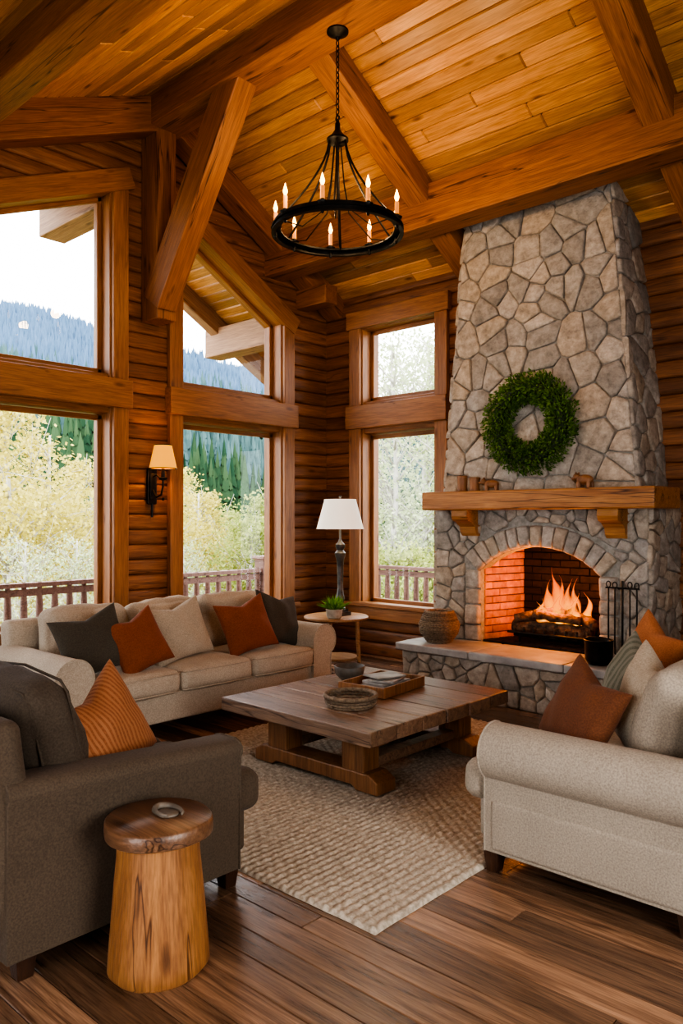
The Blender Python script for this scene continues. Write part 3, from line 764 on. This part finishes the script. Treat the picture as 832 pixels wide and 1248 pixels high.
# ------------------------------------------------------------------ seating
def sofa(name, loc, rz, W, D, seats, fab, arm_w=.24, arm_h=.67, back_h=.86, chair=False, proud=.0, cfab=None):
    """faces local -Y; proud = how far the seat cushions stand in front of the arms"""
    e = empty(name, loc, rz)
    def bd(b, nm, m, **k):
        o = b.build(nm, m, M=None, **k); o.parent = e; return o
    iw = W - 2 * arm_w; af = -D / 2 + .03 + proud
    b = MB(); b.rbox((0, (af + .03 + D / 2 - .01) / 2, .225), (W - .06, D / 2 - .01 - af - .03, .23), .02)
    if proud: b.rbox((0, -D / 2 + .27, .225), (iw + arm_w * .8, .48, .23), .025)
    bd(b, 'base', fab, merge=True)
    b = MB()
    for i in range(seats):
        w = iw / seats
        y0, y1 = -D / 2, D / 2 - .26
        b.rbox((-iw / 2 + w * (i + .5), (y0 + y1) / 2, .40), (w - .008, y1 - y0, .17), .055, (.004, .014, .035), wr=.010)
        if proud:
            xs = []
            if i == 0: xs.append(-1)
            if i == seats - 1: xs.append(1)
            for sx_ in xs:
                b.rbox((sx_ * (iw / 2 + arm_w * .38), y0 + proud * .5 + .01, .40), (arm_w * .86, proud + .02, .17), .05, (0, .008, .008), wr=.004)
        for zz in (.335, .468):
            x0, x1, yf = -iw / 2 + w * i + .012, -iw / 2 + w * (i + 1) - .012, y0 - .0
            b.tube([(x0, yf + .04, zz), (x0 + .015, yf + .004, zz), ((x0 + x1) / 2, yf - .008, zz), (x1 - .015, yf + .004, zz), (x1, yf + .04, zz)], .005, 6)
    bd(b, 'seat_cushions', fab, merge=True)
    b = MB(); Mt = Matrix.Translation((0, D / 2 - .09, .12)) @ Matrix.Rotation(R(-8 if chair else -6), 4, 'X')
    hb = back_h - .14
    b.rbox((0, 0, hb / 2), (W - (.04 if chair else .16), .16, hb), .05, (0, .015, 0), M=Mt, wr=.004); bd(b, 'back_frame', fab, merge=True)
    b = MB()
    for i in range(seats):
        w = iw / seats; bh = back_h - .43
        Mt = Matrix.Translation((-iw / 2 + w * (i + .5), D / 2 - .27, .47 + bh / 2)) @ Matrix.Rotation(R(-12), 4, 'X')
        b.rbox((0, 0, 0), (w - .01 + (.10 if chair else 0), .21, bh + .02), .075, (.012, .05, .03), M=Mt, wr=.026)
        if chair:
            hx, hz, py_ = (w + .09) / 2, (bh + .02) / 2, .075
            for sy in (-1, 1):
                b.tube([Mt @ V((x_, sy * py_, z_)) for x_, z_ in ((-hx + .06, -hz + .02), (-hx + .02, -hz + .06), (-hx + .015, 0), (-hx + .02, hz - .05), (-hx + .06, hz - .01), (0, hz + .015), (hx - .06, hz - .01), (hx - .02, hz - .05), (hx - .015, 0), (hx - .02, -hz + .06), (hx - .06, -hz + .02))], .006, 6)
    bd(b, 'back_cushions', cfab or fab, merge=True)
    for s in (-1, 1):
        b = MB()
        r = arm_w * .54; cz = arm_h - r; cx = r; px = arm_w * .84; pf = [(0.0, .10), (0.0, cz)]
        if chair:
            pf = [(0.0, .10), (0, arm_h - .05), (.004, arm_h - .025), (.02, arm_h - .008), (.05, arm_h)]
            pf += [(arm_w - .03, arm_h), (arm_w - .008, arm_h - .01), (arm_w + .008, arm_h - .03), (arm_w + .008, arm_h - .055), (arm_w - .004, arm_h - .075), (arm_w - .008, .10)]
        else:
            for k in range(1, 18):
                a = math.pi - (math.pi + R(55)) * k / 17; pf.append((cx + r * math.cos(a), cz + r * math.sin(a)))
            pf += [(px, cz - r * 1.02), (px, .10)]
        n = len(pf); x0 = W / 2 - arm_w; y0, y1 = af, D / 2
        def P3(p, y):
            dz = 0
            if chair and p[1] > .3:
                t = (y - y0) / (y1 - y0); dz = .0 - .035 * (1 - t) + .02 * t
            return (s * (x0 + p[0]), y, p[1] + dz)
        vs = []; ys = [y0 + (y1 - y0) * k / 6 for k in range(7)]
        for y in ys: vs += [P3(p, y) for p in pf]
        b.add(vs, [(j * n + i, (j + 1) * n + i, (j + 1) * n + (i + 1) % n, j * n + (i + 1) % n) for j in range(6) for i in range(n)], 0, True)
        b.add(vs[:n], [tuple(range(n))]); b.add(vs[-n:], [tuple(range(n))])
        b.tube([P3(p, y0 - .002) for p in pf], .006, 6)
        bd(b, 'arm_%d' % (1 if s < 0 else 2), fab, merge=True, sharp=40, bevel=.012)
    b = MB()
    for sx in (-1, 1):
        for sy in (-1, 1):
            cx, cy = sx * (W / 2 - .09), (D / 2 - .09) if sy > 0 else (-D / 2 + .12 + proud * .3)
            vs = [(cx + a * q, cy + c * q, z) for q, z in ((.028, 0), (.042, .125)) for a, c in ((-1, -1), (1, -1), (1, 1), (-1, 1))]
            b.add(vs, [(3, 2, 1, 0), (4, 5, 6, 7), (0, 1, 5, 4), (1, 2, 6, 5), (2, 3, 7, 6), (3, 0, 4, 7)])
    bd(b, 'legs', M_darkwood, bevel=.004)
    return e
sofa('three_seat_sofa', (-5.27, 3.77, 0), R(90), 2.62, 1.04, 3, M_linen, arm_w=.26, back_h=.87)
sofa('roll_arm_sofa', (-1.49, 4.05, 0), R(-90), 2.12, 1.10, 2, M_linenR, back_h=.92, proud=.10)
sofa('armchair', (-3.06, 1.73, 0), R(180), .97, 1.16, 1, M_taupe, arm_w=.19, arm_h=.69, back_h=.94, chair=True, proud=.13, cfab=M_taupeC)

def throw(name, c, face, tilt, w, h, t, mat, roll=0):
    M = Matrix.Translation(c) @ Matrix.Rotation(R(face), 4, 'Z') @ Matrix.Rotation(R(90 - tilt), 4, 'X') @ Matrix.Rotation(R(roll), 4, 'Z')
    b = MB(); b.pillow(Matrix.Identity(4), w, h, t)
    b.build(name, mat, M=M, merge=True)
throw('throw_pillow', (-5.06, 2.86, .72), 75, 20, .50, .47, .18, M_olive, 14)
throw('throw_pillow.001', (-4.97, 3.18, .70), 88, 24, .45, .45, .18, M_rust, 16)
throw('throw_pillow.009', (-5.12, 3.64, .72), 95, 20, .60, .48, .19, M_cream, 7)
throw('throw_pillow.002', (-5.02, 4.26, .71), 80, 22, .49, .47, .18, M_rust, 10)
throw('throw_pillow.003', (-5.08, 4.68, .72), 98, 20, .50, .48, .18, M_olive, -12)
throw('throw_pillow.004', (-2.90, 1.70, .715), 112, 20, .50, .44, .18, M_stripe, 20)
throw('throw_pillow.005', (-1.60, 3.36, .715), -30, 24, .46, .42, .18, M_brown, -14)
throw('throw_pillow.006', (-1.36, 3.50, .76), -50, 16, .54, .48, .20, M_cream, -8)
throw('throw_pillow.007', (-1.72, 4.18, .735), -45, 24, .44, .42, .17, M_green, -14)
throw('throw_pillow.008', (-1.76, 4.58, .79), -35, 20, .48, .44, .17, M_orange, -18)

# ------------------------------------------------------------------ coffee table
T0x, T1x, T0y, T1y, TZ = -4.05, -2.76, 3.22, 4.68, .43
b = MB(); n = 6
for i in range(n):
    w = (T1y - T0y) / n; y = T0y + w * (i + .5)
    b.box(((T0x + T1x) / 2 + random.uniform(-.005, .005), y, TZ - .0425 + random.uniform(-.001, .001)), (T1x - T0x, w - .006, .085), 0)
ct = empty('coffee_table')
o = b.build('table_top', M_table, bevel=.008); o.parent = ct
b = MB()
for yy in (3.46, 4.44):
    xa, xb = T0x + .16, T1x - .08
    pf = [(xa, RZ0), (xa + .16, RZ0), (xa + .2, RZ0 + .025), (xb - .2, RZ0 + .025), (xb - .16, RZ0), (xb, RZ0), (xb, RZ0 + .07), (xb - .07, RZ0 + .11), (xa + .07, RZ0 + .11), (xa, RZ0 + .07)]
    m = len(pf); vs = [(x, yy - .085, z) for x, z in pf] + [(x, yy + .085, z) for x, z in pf]
    b.add(vs, [tuple(range(m)), tuple(range(m, 2 * m))[::-1]] + [(i, m + i, m + (i + 1) % m, (i + 1) % m) for i in range(m)])
    for xx in (T0x + .36, T1x - .28):
        b.box((xx, yy, .235), (.17, .15, .24))
    b.box(((T0x + T1x) / 2, yy, TZ - .11), (T1x - T0x - .2, .10, .05))
b.build('trestle_base', M_tableleg, bevel=.008, parent=ct)
b = MB()
for xx in (T0x + .36, T1x - .28): b.box((xx, 3.95, RZ0 + .125), (.09, .98, .06))
b.build('stretchers', M_table, bevel=.006, parent=ct)

tb = woven('b', (-3.26, 3.62, TZ), [(.13, 0), (.155, .03), (.16, .07)]); tb.build('round_wicker_tray', M_wicker)
b = MB(); c = (-3.42, 4.12)
Mt = Matrix.Translation((c[0], c[1], TZ + .003)) @ Matrix.Rotation(R(6), 4, 'Z')
b.box((0, 0, .008), (.36, .50, .012), 0, Mt)
for s in (-1, 1): b.box((s * .18, 0, .035), (.014, .50, .07), 0, Mt); b.box((0, s * .25, .035), (.374, .014, .07), 0, Mt)
b.build('wooden_tray', M_tableleg, bevel=.003)
b = MB()
for i, (dx, dy, w, l, t, rz) in enumerate(((.0, .04, .22, .30, .022, 5), (.0, .05, .20, .28, .018, -9), (.01, .04, .19, .26, .014, 14), (.0, .03, .18, .24, .010, -20))):
    b.box((0, 0, 0), (w, l, t), 0, Mt @ Matrix.Translation((dx, dy, .018 + .011 + i * .0195)) @ Matrix.Rotation(R(rz), 4, 'Z'))
b.build('magazine_stack', M_paper, bevel=.002)
b = MB(); b.lathe((-3.76, 4.16, TZ + .003), [(.001, 0), (.05, 0), (.06, .012), (.10, .05), (.112, .11), (.108, .113), (.10, .10), (.085, .05), (.04, .02), (.001, .018)], 30)
b.build('ceramic_bowl', M_ceramic)

# ------------------------------------------------------------------ stump table
b = MB(); sx, sy = -2.37, 1.60
def wob(r, z, n=48, f=.03, sd=0):
    return [(sx + r * (1 + f * noise.noise(V((math.cos(2 * math.pi * k / n) * 1.2 + sd, math.sin(2 * math.pi * k / n) * 1.2, z * .6)))) * math.cos(2 * math.pi * k / n),
             sy + r * (1 + f * noise.noise(V((math.cos(2 * math.pi * k / n) * 1.2 + sd, math.sin(2 * math.pi * k / n) * 1.2, z * .6)))) * math.sin(2 * math.pi * k / n), z) for k in range(n)]
def rings(b, lst, mi, f=.06, sd=0, n=48):
    vs = []
    for r, z in lst: vs += wob(r, z, n, f, sd)
    fs = [(i * n + k, i * n + (k + 1) % n, (i + 1) * n + (k + 1) % n, (i + 1) * n + k) for i in range(len(lst) - 1) for k in range(n)]
    fs += [tuple(range(n))[::-1], tuple((len(lst) - 1) * n + k for k in range(n))]
    b.add(vs, fs, mi, True)
rings(b, [(.165, 0), (.175, .012), (.172, .06), (.164, .16), (.152, .3), (.142, .40), (.139, .47)], 0, .09)
rings(b, [(.180, .478), (.190, .484), (.192, .505), (.190, .530), (.182, .538)], 1, .05, 5)
b.build('stump_side_table', [M_stump, M_stumptop], sharp=50)
b = MB()
pts = [(sx + .02 + .065 * math.cos(a), sy + .03 + .04 * math.sin(a), .54 + .012) for a in [R(20 + 26 * k) for k in range(12)]]
b.tube(pts, [.004 + .009 * math.sin(math.pi * i / 11) for i in range(12)], 8)
b.lathe((sx + .02, sy + .03, .538), [(.001, 0), (.035, 0), (.045, .008), (.04, .012), (.001, .008)], 20)
b.build('horn_dish', M_ceramic)

# ------------------------------------------------------------------ round side table, lamp, plant
stx, sty = -5.52, 5.90; SZ = .60
b = MB(); b.lathe((stx, sty, 0), [(.001, SZ - .035), (.31, SZ - .035), (.335, SZ - .025), (.335, SZ - .008), (.325, SZ), (.001, SZ)], 40)
for k in range(3):
    a = R(30 + 120 * k); b.cyl((stx + .25 * math.cos(a), sty + .25 * math.sin(a), 0), (stx + .22 * math.cos(a), sty + .22 * math.sin(a), SZ - .03), .018, .024)
b.lathe((stx, sty, 0), [(.001, .16), (.225, .16), (.23, .17), (.225, .18), (.001, .18)], 30)
b.build('round_side_table', M_sidetab, sharp=40)
lx, ly = stx + .02, sty + .04
b = MB()
b.box((lx, ly, SZ + .02), (.16, .16, .04)); b.box((lx, ly, SZ + .05), (.12, .12, .03))
b.lathe((lx, ly, SZ), [(.05, .06), (.055, .08), (.035, .10), (.03, .13), (.045, .16), (.048, .19), (.035, .23), (.030, .30), (.034, .50), (.04, .58), (.055, .62), (.06, .65), (.035, .68), (.05, .71), (.05, .74), (.02, .77), (.012, .80), (.012, .95), (.001, .95)], 28)
b.lathe((lx, ly, SZ), [(.245, .905), (.165, 1.205), (.162, 1.205), (.242, .905)], 40, 1)
for zz, rr in ((.905, .244), (1.205, .164)):
    b.tube([(lx + rr * math.cos(2 * math.pi * k / 40), ly + rr * math.sin(2 * math.pi * k / 40), SZ + zz) for k in range(40)], .005, 6, 1, True)
for k in range(3):
    a = k * 2.1; b.cyl((lx, ly, SZ + 1.19), (lx + .163 * math.cos(a), ly + .163 * math.sin(a), SZ + 1.2), .003, n=6)
b.cyl((lx, ly, SZ + .95), (lx, ly, SZ + 1.22), .004, n=6); b.ball((lx, ly, SZ + 1.235), .015)
b.build('table_lamp', [M_pewter, M_shade], sharp=40)
px, py = -5.36, 5.70
b = MB(); b.lathe((px, py, SZ), [(.001, 0), (.06, 0), (.075, .02), (.085, .09), (.09, .095), (.082, .10), (.07, .085), (.001, .08)], 24)
lm = leafmat('succulent_leaf', (.06, .16, .02), (.25, .42, .08), .2)
for i in range(120):
    a = random.uniform(0, 6.28); el = random.uniform(.35, 1.45); l = random.uniform(.09, .20); base = V((px + .045 * math.cos(a) * random.random(), py + .045 * math.sin(a) * random.random(), SZ + .085))
    d = V((math.cos(a) * math.cos(el), math.sin(a) * math.cos(el), math.sin(el))); s = d.cross(V((0, 0, 1))).normalized() * .010
    p1 = base + d * l * .55; p2 = base + d * l + V((0, 0, -.02))
    b.add([base - s * .6, base + s * .6, p1 + s, p2, p1 - s], [(0, 1, 2, 3, 4)], 1)
b.build('potted_plant', [M_pot, lm])

# ------------------------------------------------------------------ sconce
b = MB(); cy = 4.42; cx = XL + .045
b.rbox((cx + .015, cy, 1.93), (.03, .11, .36), .012, mi=0)
b.rbox((cx + .035, cy, 1.93), (.02, .07, .26), .008, mi=0)
b.tube([(cx + .03, cy, 1.90), (cx + .10, cy, 1.82), (cx + .18, cy, 1.84), (cx + .21, cy, 1.93), (cx + .21, cy, 2.06)], .010, 8)
b.tube([(cx + .03, cy, 2.02), (cx + .10, cy, 2.04), (cx + .21, cy, 1.98)], .007, 8)
b.lathe((cx + .21, cy, 1.98), [(.001, 0), (.035, .01), (.045, .03), (.02, .035), (.016, .12), (.001, .12)], 16)
b.cyl((cx + .02, cy, 1.62), (cx + .02, cy, 1.78), .012)
b.ball((cx + .21, cy, 1.80), .016)
b.lathe((cx + .21, cy, 2.10), [(.135, 0), (.085, .23), (.082, .23), (.132, 0)], 32, 1)
for zz, rr in ((0, .134), (.23, .084)):
    b.tube([(cx + .21 + rr * math.cos(2 * math.pi * k / 32), cy + rr * math.sin(2 * math.pi * k / 32), 2.10 + zz) for k in range(32)], .005, 6, 0, True)
b.build('wall_sconce', [M_iron, M_sshade], sharp=40)

# ------------------------------------------------------------------ chandelier
CX, CY, CZ, CR = -4.12, 4.42, 3.85, .50
b = MB()
b.lathe((CX, CY, 5.40), [(.001, 0), (.085, 0), (.085, -.012), (.06, -.03), (.02, -.05), (.012, -.07), (.001, -.07)], 28)
z = 5.33; k = 0
while z > 4.68:
    pts = []
    for t in range(12):
        a = 2 * math.pi * t / 12; u, w = .013 * math.cos(a), .026 * math.sin(a)
        pts.append((CX + (u if k % 2 else 0), CY + (0 if k % 2 else u), z - .026 + w))
    b.tube(pts, .0042, 6, 0, True); z -= .041; k += 1
b.lathe((CX, CY, 4.46), [(.001, 0), (.012, .01), (.018, .04), (.06, .06), (.085, .085), (.085, .10), (.05, .13), (.022, .17), (.02, .22), (.008, .24), (.001, .24)], 24)
b.tube([(CX + .02 * math.cos(a), CY, 4.72 + .02 * math.sin(a)) for a in [k * math.pi / 6 for k in range(12)]], .005, 6, 0, True)
def band(b, R0, z0, z1, th):
    b.lathe((CX, CY, CZ), [(R0 - th, z0), (R0, z0), (R0, z1), (R0 - th, z1), (R0 - th, z0)], 64, 0, True)
band(b, CR, -.034, .034, .010)
b.lathe((CX, CY, CZ), [(CR - .06, .0), (CR + .014, .0), (CR + .014, .010), (CR - .06, .010), (CR - .06, 0)], 64)
b.lathe((CX, CY, CZ), [(CR - .02, -.036), (CR + .014, -.036), (CR + .014, -.026), (CR - .02, -.026), (CR - .02, -.036)], 64)
for i in range(6):
    a = R(10 + 60 * i); c, s = math.cos(a), math.sin(a); pts = []
    for t in range(11):
        u = t / 10; r = .07 + (CR - .07) * (u ** 1.35); zz = 4.54 + (CZ - 4.54) * (u ** .88)
        pts.append((CX + r * c, CY + r * s, zz))
    b.tube(pts, .0085, 8)
    b.tube([(CX + .03 * c, CY + .03 * s, 4.50), (CX + .06 * c, CY + .06 * s, 4.2), (CX + .10 * c, CY + .10 * s, 4.0), (CX + .30 * c, CY + .30 * s, CZ - .02), (CX + (CR - .01) * c, CY + (CR - .01) * s, CZ)], .005, 6)
for i in range(9):
    a = R(20 + 40 * i); x, y = CX + (CR - .015) * math.cos(a), CY + (CR - .015) * math.sin(a)
    b.lathe((x, y, CZ), [(.001, -.055), (.01, -.05), (.014, -.03), (.012, .0), (.036, .02), (.040, .032), (.018, .034), (.018, .05), (.001, .05)], 16)
    b.lathe((x, y, CZ), [(.0165, .05), (.0165, .145), (.001, .147)], 12, 1)
    b.lathe((x, y, CZ + .147), [(.004, 0), (.012, .012), (.018, .032), (.013, .055), (.005, .082), (.001, .095)], 12, 2)
b.build('wagon_wheel_chandelier', [M_iron, M_sleeve, M_bulb], sharp=40)

# ------------------------------------------------------------------ deck outside
b = MB(); x = -9.1
while x < -7.0: b.box((x + .07, 4.4, -.12), (.135, 11.2, .04)); x += .14
b2 = MB(); y = 7.1
while y < 9.9: b2.box((-3.4, y + .07, -.12), (7.3, .135, .04)); y += .14
dk = empty('deck'); o = b.build('deck_boards_side', M_deck, parent=dk); o = b2.build('deck_boards_back', M_deck, parent=dk)
def railing(name, p0, p1, zt=.93):
    b = MB(); p0, p1 = V(p0), V(p1); L = (p1 - p0).length; d = (p1 - p0) / L
    b.beam(p0 + V((0, 0, zt)), p1 + V((0, 0, zt)), .14, .05); b.beam(p0 + V((0, 0, zt - .09)), p1 + V((0, 0, zt - .09)), .06, .08); b.beam(p0 + V((0, 0, .06)), p1 + V((0, 0, .06)), .06, .08)
    n = int(L / .19)
    for i in range(1, n):
        p = p0 + d * L * i / n
        b.lathe((p.x, p.y, 0), [(.025, .06), (.038, .16), (.044, .4), (.042, .6), (.028, .8), (.025, .86)], 10)
    b.build(name, M_deck, parent=dk)
railing('railing_1', (-8.9, -1, -.1), (-8.9, 9.7, -.1)); railing('railing_2', (-8.9, 9.7, -.1), (.3, 9.7, -.1))
b = MB()
for (x, y) in ((-8.9, 7.9), (-8.9, 9.7), (-8.9, 2.4), (-5.0, 9.7), (-1, 9.7)):
    b.box((x, y, .45), (.20, .20, 1.1)); b.box((x, y, 1.02), (.26, .26, .05))
b.build('deck_posts', M_deck, bevel=.01, parent=dk)

# ------------------------------------------------------------------ landscape
TH = R(42.7)
def ridge(az):
    pts = [(-70, .20), (-40, .31), (-24, .295), (-17, .26), (-12, .235), (-5, .19), (5, .15), (20, .18), (45, .15), (90, .10)]
    for (a, k), (c, l) in zip(pts[:-1], pts[1:]):
        if a <= az <= c: return k + (l - k) * (az - a) / (c - a)
    return .12
def ground(D, az):
    if D < 24: return -3.6
    t = (D - 24) / 226
    hr = ridge(az) * 250 * max(.35, math.cos(R(az))) * .96
    z = -3.6 + (hr + 3.6) * (t ** 1.12) if t <= 1 else hr - (t - 1) * 40
    z += min(1, t * 3) * 6 * noise.noise(V((D * .02, az * .09, 0))) 
    return z
def dirv(az):
    a = TH - R(az); return V((-math.sin(a), math.cos(a), 0))
def hillmat():
    m, nt, b = mat_base('forested_hill_hazed', 1, spec=0); L = nt.links
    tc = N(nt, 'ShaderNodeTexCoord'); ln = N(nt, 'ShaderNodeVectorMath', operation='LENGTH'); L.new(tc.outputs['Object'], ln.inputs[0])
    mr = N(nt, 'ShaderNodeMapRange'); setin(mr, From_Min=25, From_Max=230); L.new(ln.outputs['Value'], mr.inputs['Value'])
    r = ramp(nt, [(0, (.20, .20, .07)), (.2, (.08, .12, .06)), (.45, (.07, .12, .12)), (1, (.09, .155, .245))]); L.new(mr.outputs[0], r.inputs[0])  # ground colour, with aerial haze painted in as blue by distance
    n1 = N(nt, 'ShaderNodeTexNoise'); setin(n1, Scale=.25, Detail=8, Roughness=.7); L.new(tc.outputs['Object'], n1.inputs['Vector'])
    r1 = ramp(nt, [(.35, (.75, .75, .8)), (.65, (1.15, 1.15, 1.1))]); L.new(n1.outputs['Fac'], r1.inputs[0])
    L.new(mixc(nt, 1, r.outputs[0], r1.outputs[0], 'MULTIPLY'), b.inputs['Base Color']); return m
b = MB(); Ds = [6, 15, 24] + [24 + 226 * (i / 40) for i in range(1, 41)] + [280, 330]; azs = list(range(-75, 76, 1))
vs = [tuple(dirv(az) * D + V((0, 0, ground(D, az)))) for D in Ds for az in azs]; na = len(azs)
b.add(vs, [(i * na + j, i * na + j + 1, (i + 1) * na + j + 1, (i + 1) * na + j) for i in range(len(Ds) - 1) for j in range(na - 1)], 0, True)
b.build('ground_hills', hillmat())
fc = [leafmat('conifer_near', (.02, .05, .028), (.055, .095, .045), 0), leafmat('conifer_mid_hazed', (.050, .095, .095), (.085, .14, .135), 0), leafmat('conifer_far_hazed', (.080, .140, .215), (.105, .17, .26), 0)]  # mid and far greens have aerial haze mixed into the colour
bs = MB()
for i in range(13000):
    t = random.random() ** .62; D = 42 + 208 * t; az = random.uniform(-34, 16)
    g = dirv(az) * D; h = random.uniform(3.2, 6.0) * (.8 + .1 * (D < 70)); z = ground(D, az) - (.3 * h if D > 110 else 0); r = h * .17
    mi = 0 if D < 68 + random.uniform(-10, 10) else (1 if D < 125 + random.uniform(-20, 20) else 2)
    lay = 5 if D < 90 else 1; ns = 8 if D < 110 else 5; ro = random.random() * 6
    for k in range(lay):
        if lay > 1:
            zb = z + h * (.05 + .16 * k); zt_ = z + h * (.40 + .15 * k); rr = r * (1 - .18 * k)
        else: zb = z; zt_ = z + h; rr = r
        vs = [(g.x + rr * random.uniform(.75, 1.15) * math.cos(ro + 2 * math.pi * q / ns), g.y + rr * random.uniform(.75, 1.15) * math.sin(ro + 2 * math.pi * q / ns), zb - (.05 * h * (q % 2) if lay > 1 else 0)) for q in range(ns)] + [(g.x, g.y, zt_)]
        bs.add(vs, [(q, (q + 1) % ns, ns) for q in range(ns)], mi)
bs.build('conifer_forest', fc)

grove = empty('aspen_grove')
def tree_mesh(name, mat, H=8, crown=(1.6, 1.6, 3.0), leaves=5000, ls=.11, sparse=False):
    b = MB()
    tr = [(.05 * math.sin(i), .05 * math.cos(i * 1.7), H * .97 * i / 8) for i in range(9)]
    b.tube(tr, [.10 * (1 - i / 9) + .015 for i in range(9)], 8, 1)
    cl = []
    for i in range(75):
        a = random.uniform(0, 6.28); zz = random.uniform(.20, .97); rmax = crown[0] * math.sin(math.pi * (zz - .12) / .95) ** .8
        rr = rmax * random.uniform(.3, 1); p = V((rr * math.cos(a), rr * math.sin(a), zz * H)); cl.append((p, rmax * .36))
        s0 = V((0, 0, max(.5, zz * H - rr * .9))); b.tube([s0, s0.lerp(p, .5) + V((0, 0, .1)), p], [.028, .018, .006], 5, 1)
        for q in range(5 if sparse else 3):
            e = p + V([random.gauss(0, .45) for _ in range(3)]); b.tube([s0.lerp(p, .6), e], [.012, .004], 4, 1)
    for i in range(leaves):
        p, s = random.choice(cl); d = V([random.gauss(0, 1) for _ in range(3)]) * s * .62; p = p + d
        u = V([random.gauss(0, 1) for _ in range(3)]).normalized(); w = u.orthogonal().normalized() * ls * random.uniform(.35, .6); u = u * ls * random.uniform(.5, .8)
        b.add([p - u, p + w, p + u, p - w], [(0, 1, 2, 3)], 0)
    me = b.build(name, [mat, M_bark], parent=grove); return me
ym = leafmat('aspen_leaf_gold', (.42, .36, .07), (.66, .58, .20), .4)
gm = leafmat('aspen_leaf_green', (.24, .30, .08), (.48, .50, .19), .4)
pm = leafmat('birch_leaf_pale', (.36, .43, .21), (.60, .65, .42), .4)
protos = {'y': ('golden_aspen', tree_mesh('golden_aspen', ym, 7.6, leaves=12000, ls=.075)), 'g': ('green_aspen', tree_mesh('green_aspen', gm, 6.5, (1.9, 1.9, 3), 12000, .078)),
          'p': ('birch', tree_mesh('birch', pm, 9.5, (1.9, 1.9, 3), 5500, .072, True))}
used = {}
def plant(kind, px_, d, s=1.0, gz=-3.6):
    az = math.degrees(math.atan((px_ - 416) / 946)); D = d / math.cos(R(az)); p = dirv(az) * D
    nm, pr = protos[kind]
    if kind not in used: o = pr; used[kind] = 1
    else: o = bpy.data.objects.new(nm, pr.data); sc.collection.objects.link(o); o.parent = grove
    o.location = (p.x, p.y, gz); o.rotation_euler = (0, 0, random.random() * 6.28); o.scale = (s, s, s)
for (k, x, d, s) in (('y', -60, 17, 1.0), ('y', 10, 16, 1.02), ('y', 60, 20, 1.0), ('y', 112, 22, .92), ('p', 92, 15, .52), ('p', 30, 14, .52), ('p', 130, 15, .5), ('y', -140, 18, 1), ('y', 215, 24, .92), ('y', 240, 21, .80), ('g', 305, 19, .80), ('g', 345, 22, .92), ('g', 275, 26, .85), ('y', 180, 19, .9), ('p', 225, 17, .5),
                     ('p', 440, 20, 1.0), ('p', 480, 17, .98), ('p', 520, 19, 1.05), ('g', 500, 15, .72), ('g', 455, 16, .70), ('p', 560, 17, 1.0), ('g', 545, 16, .7), ('g', 400, 19, .9), ('y', 375, 24, .8), ('p', 620, 18, 1), ('g', 600, 17, .9)):
    plant(k, x, d, s)

# ------------------------------------------------------------------ lights
w = bpy.data.worlds.new('World'); sc.world = w; w.use_nodes = True
bg = w.node_tree.nodes['Background']; bg.inputs[0].default_value = (.95, .97, 1, 1); bg.inputs[1].default_value = 5.0
def point(name, loc, e, col, r=.05):
    l = bpy.data.lights.new(name, 'POINT'); l.energy = e; l.color = col; l.shadow_soft_size = r
    o = bpy.data.objects.new(name, l); sc.collection.objects.link(o); o.location = loc
def area(name, loc, tgt, sx, sy, e, col):
    l = bpy.data.lights.new(name, 'AREA'); l.shape = 'RECTANGLE'; l.size = sx; l.size_y = sy; l.energy = e; l.color = col
    o = bpy.data.objects.new(name, l); sc.collection.objects.link(o); o.location = loc
    o.rotation_euler = (V(tgt) - V(loc)).to_track_quat('-Z', 'Y').to_euler()
point('fire_light', (gx, 6.46, .98), 30, (1, .30, .05), .10)
point('sconce_light', (cx + .21, cy, 2.22), 8, (1, .50, .16), .04)
for i in range(3):
    a = R(30 + 120 * i); point('chandelier_light', (CX + .5 * math.cos(a), CY + .5 * math.sin(a), CZ + .30), 24, (1, .64, .33), .06)
point('table_lamp_light', (lx, ly, SZ + 1.05), 3, (1, .8, .55), .05)
area('rear_fill_light', (-1.3, YF - .25, 1.6), (-3, 4, 1.6), 2.2, 2.3, 14, (1, .97, .93))  # added fill lamp behind the camera, set outside the rear opening
area('right_fill_light', (XR + .25, 1.6, 1.8), (-4, 4.5, 1.8), 2.0, 2.2, 70, (1, .96, .90))  # added fill lamp, out of view beyond the right wall opening

# ------------------------------------------------------------------ camera
cd = bpy.data.cameras.new('camera'); cam = bpy.data.objects.new('camera', cd); sc.collection.objects.link(cam)
cam.location = (0, 0, 1.6); cam.rotation_euler = (R(90), 0, TH)
cd.sensor_fit = 'VERTICAL'; cd.sensor_height = 36; cd.lens = 946 / 1248 * 36; cd.shift_y = 9 / 1248
cd.clip_end = 1000; cd.clip_start = .05
sc.camera = cam
sc.view_settings.view_transform = 'AgX'
try: sc.view_settings.look = 'AgX - High Contrast'
except Exception: pass
sc.view_settings.exposure = 0.45
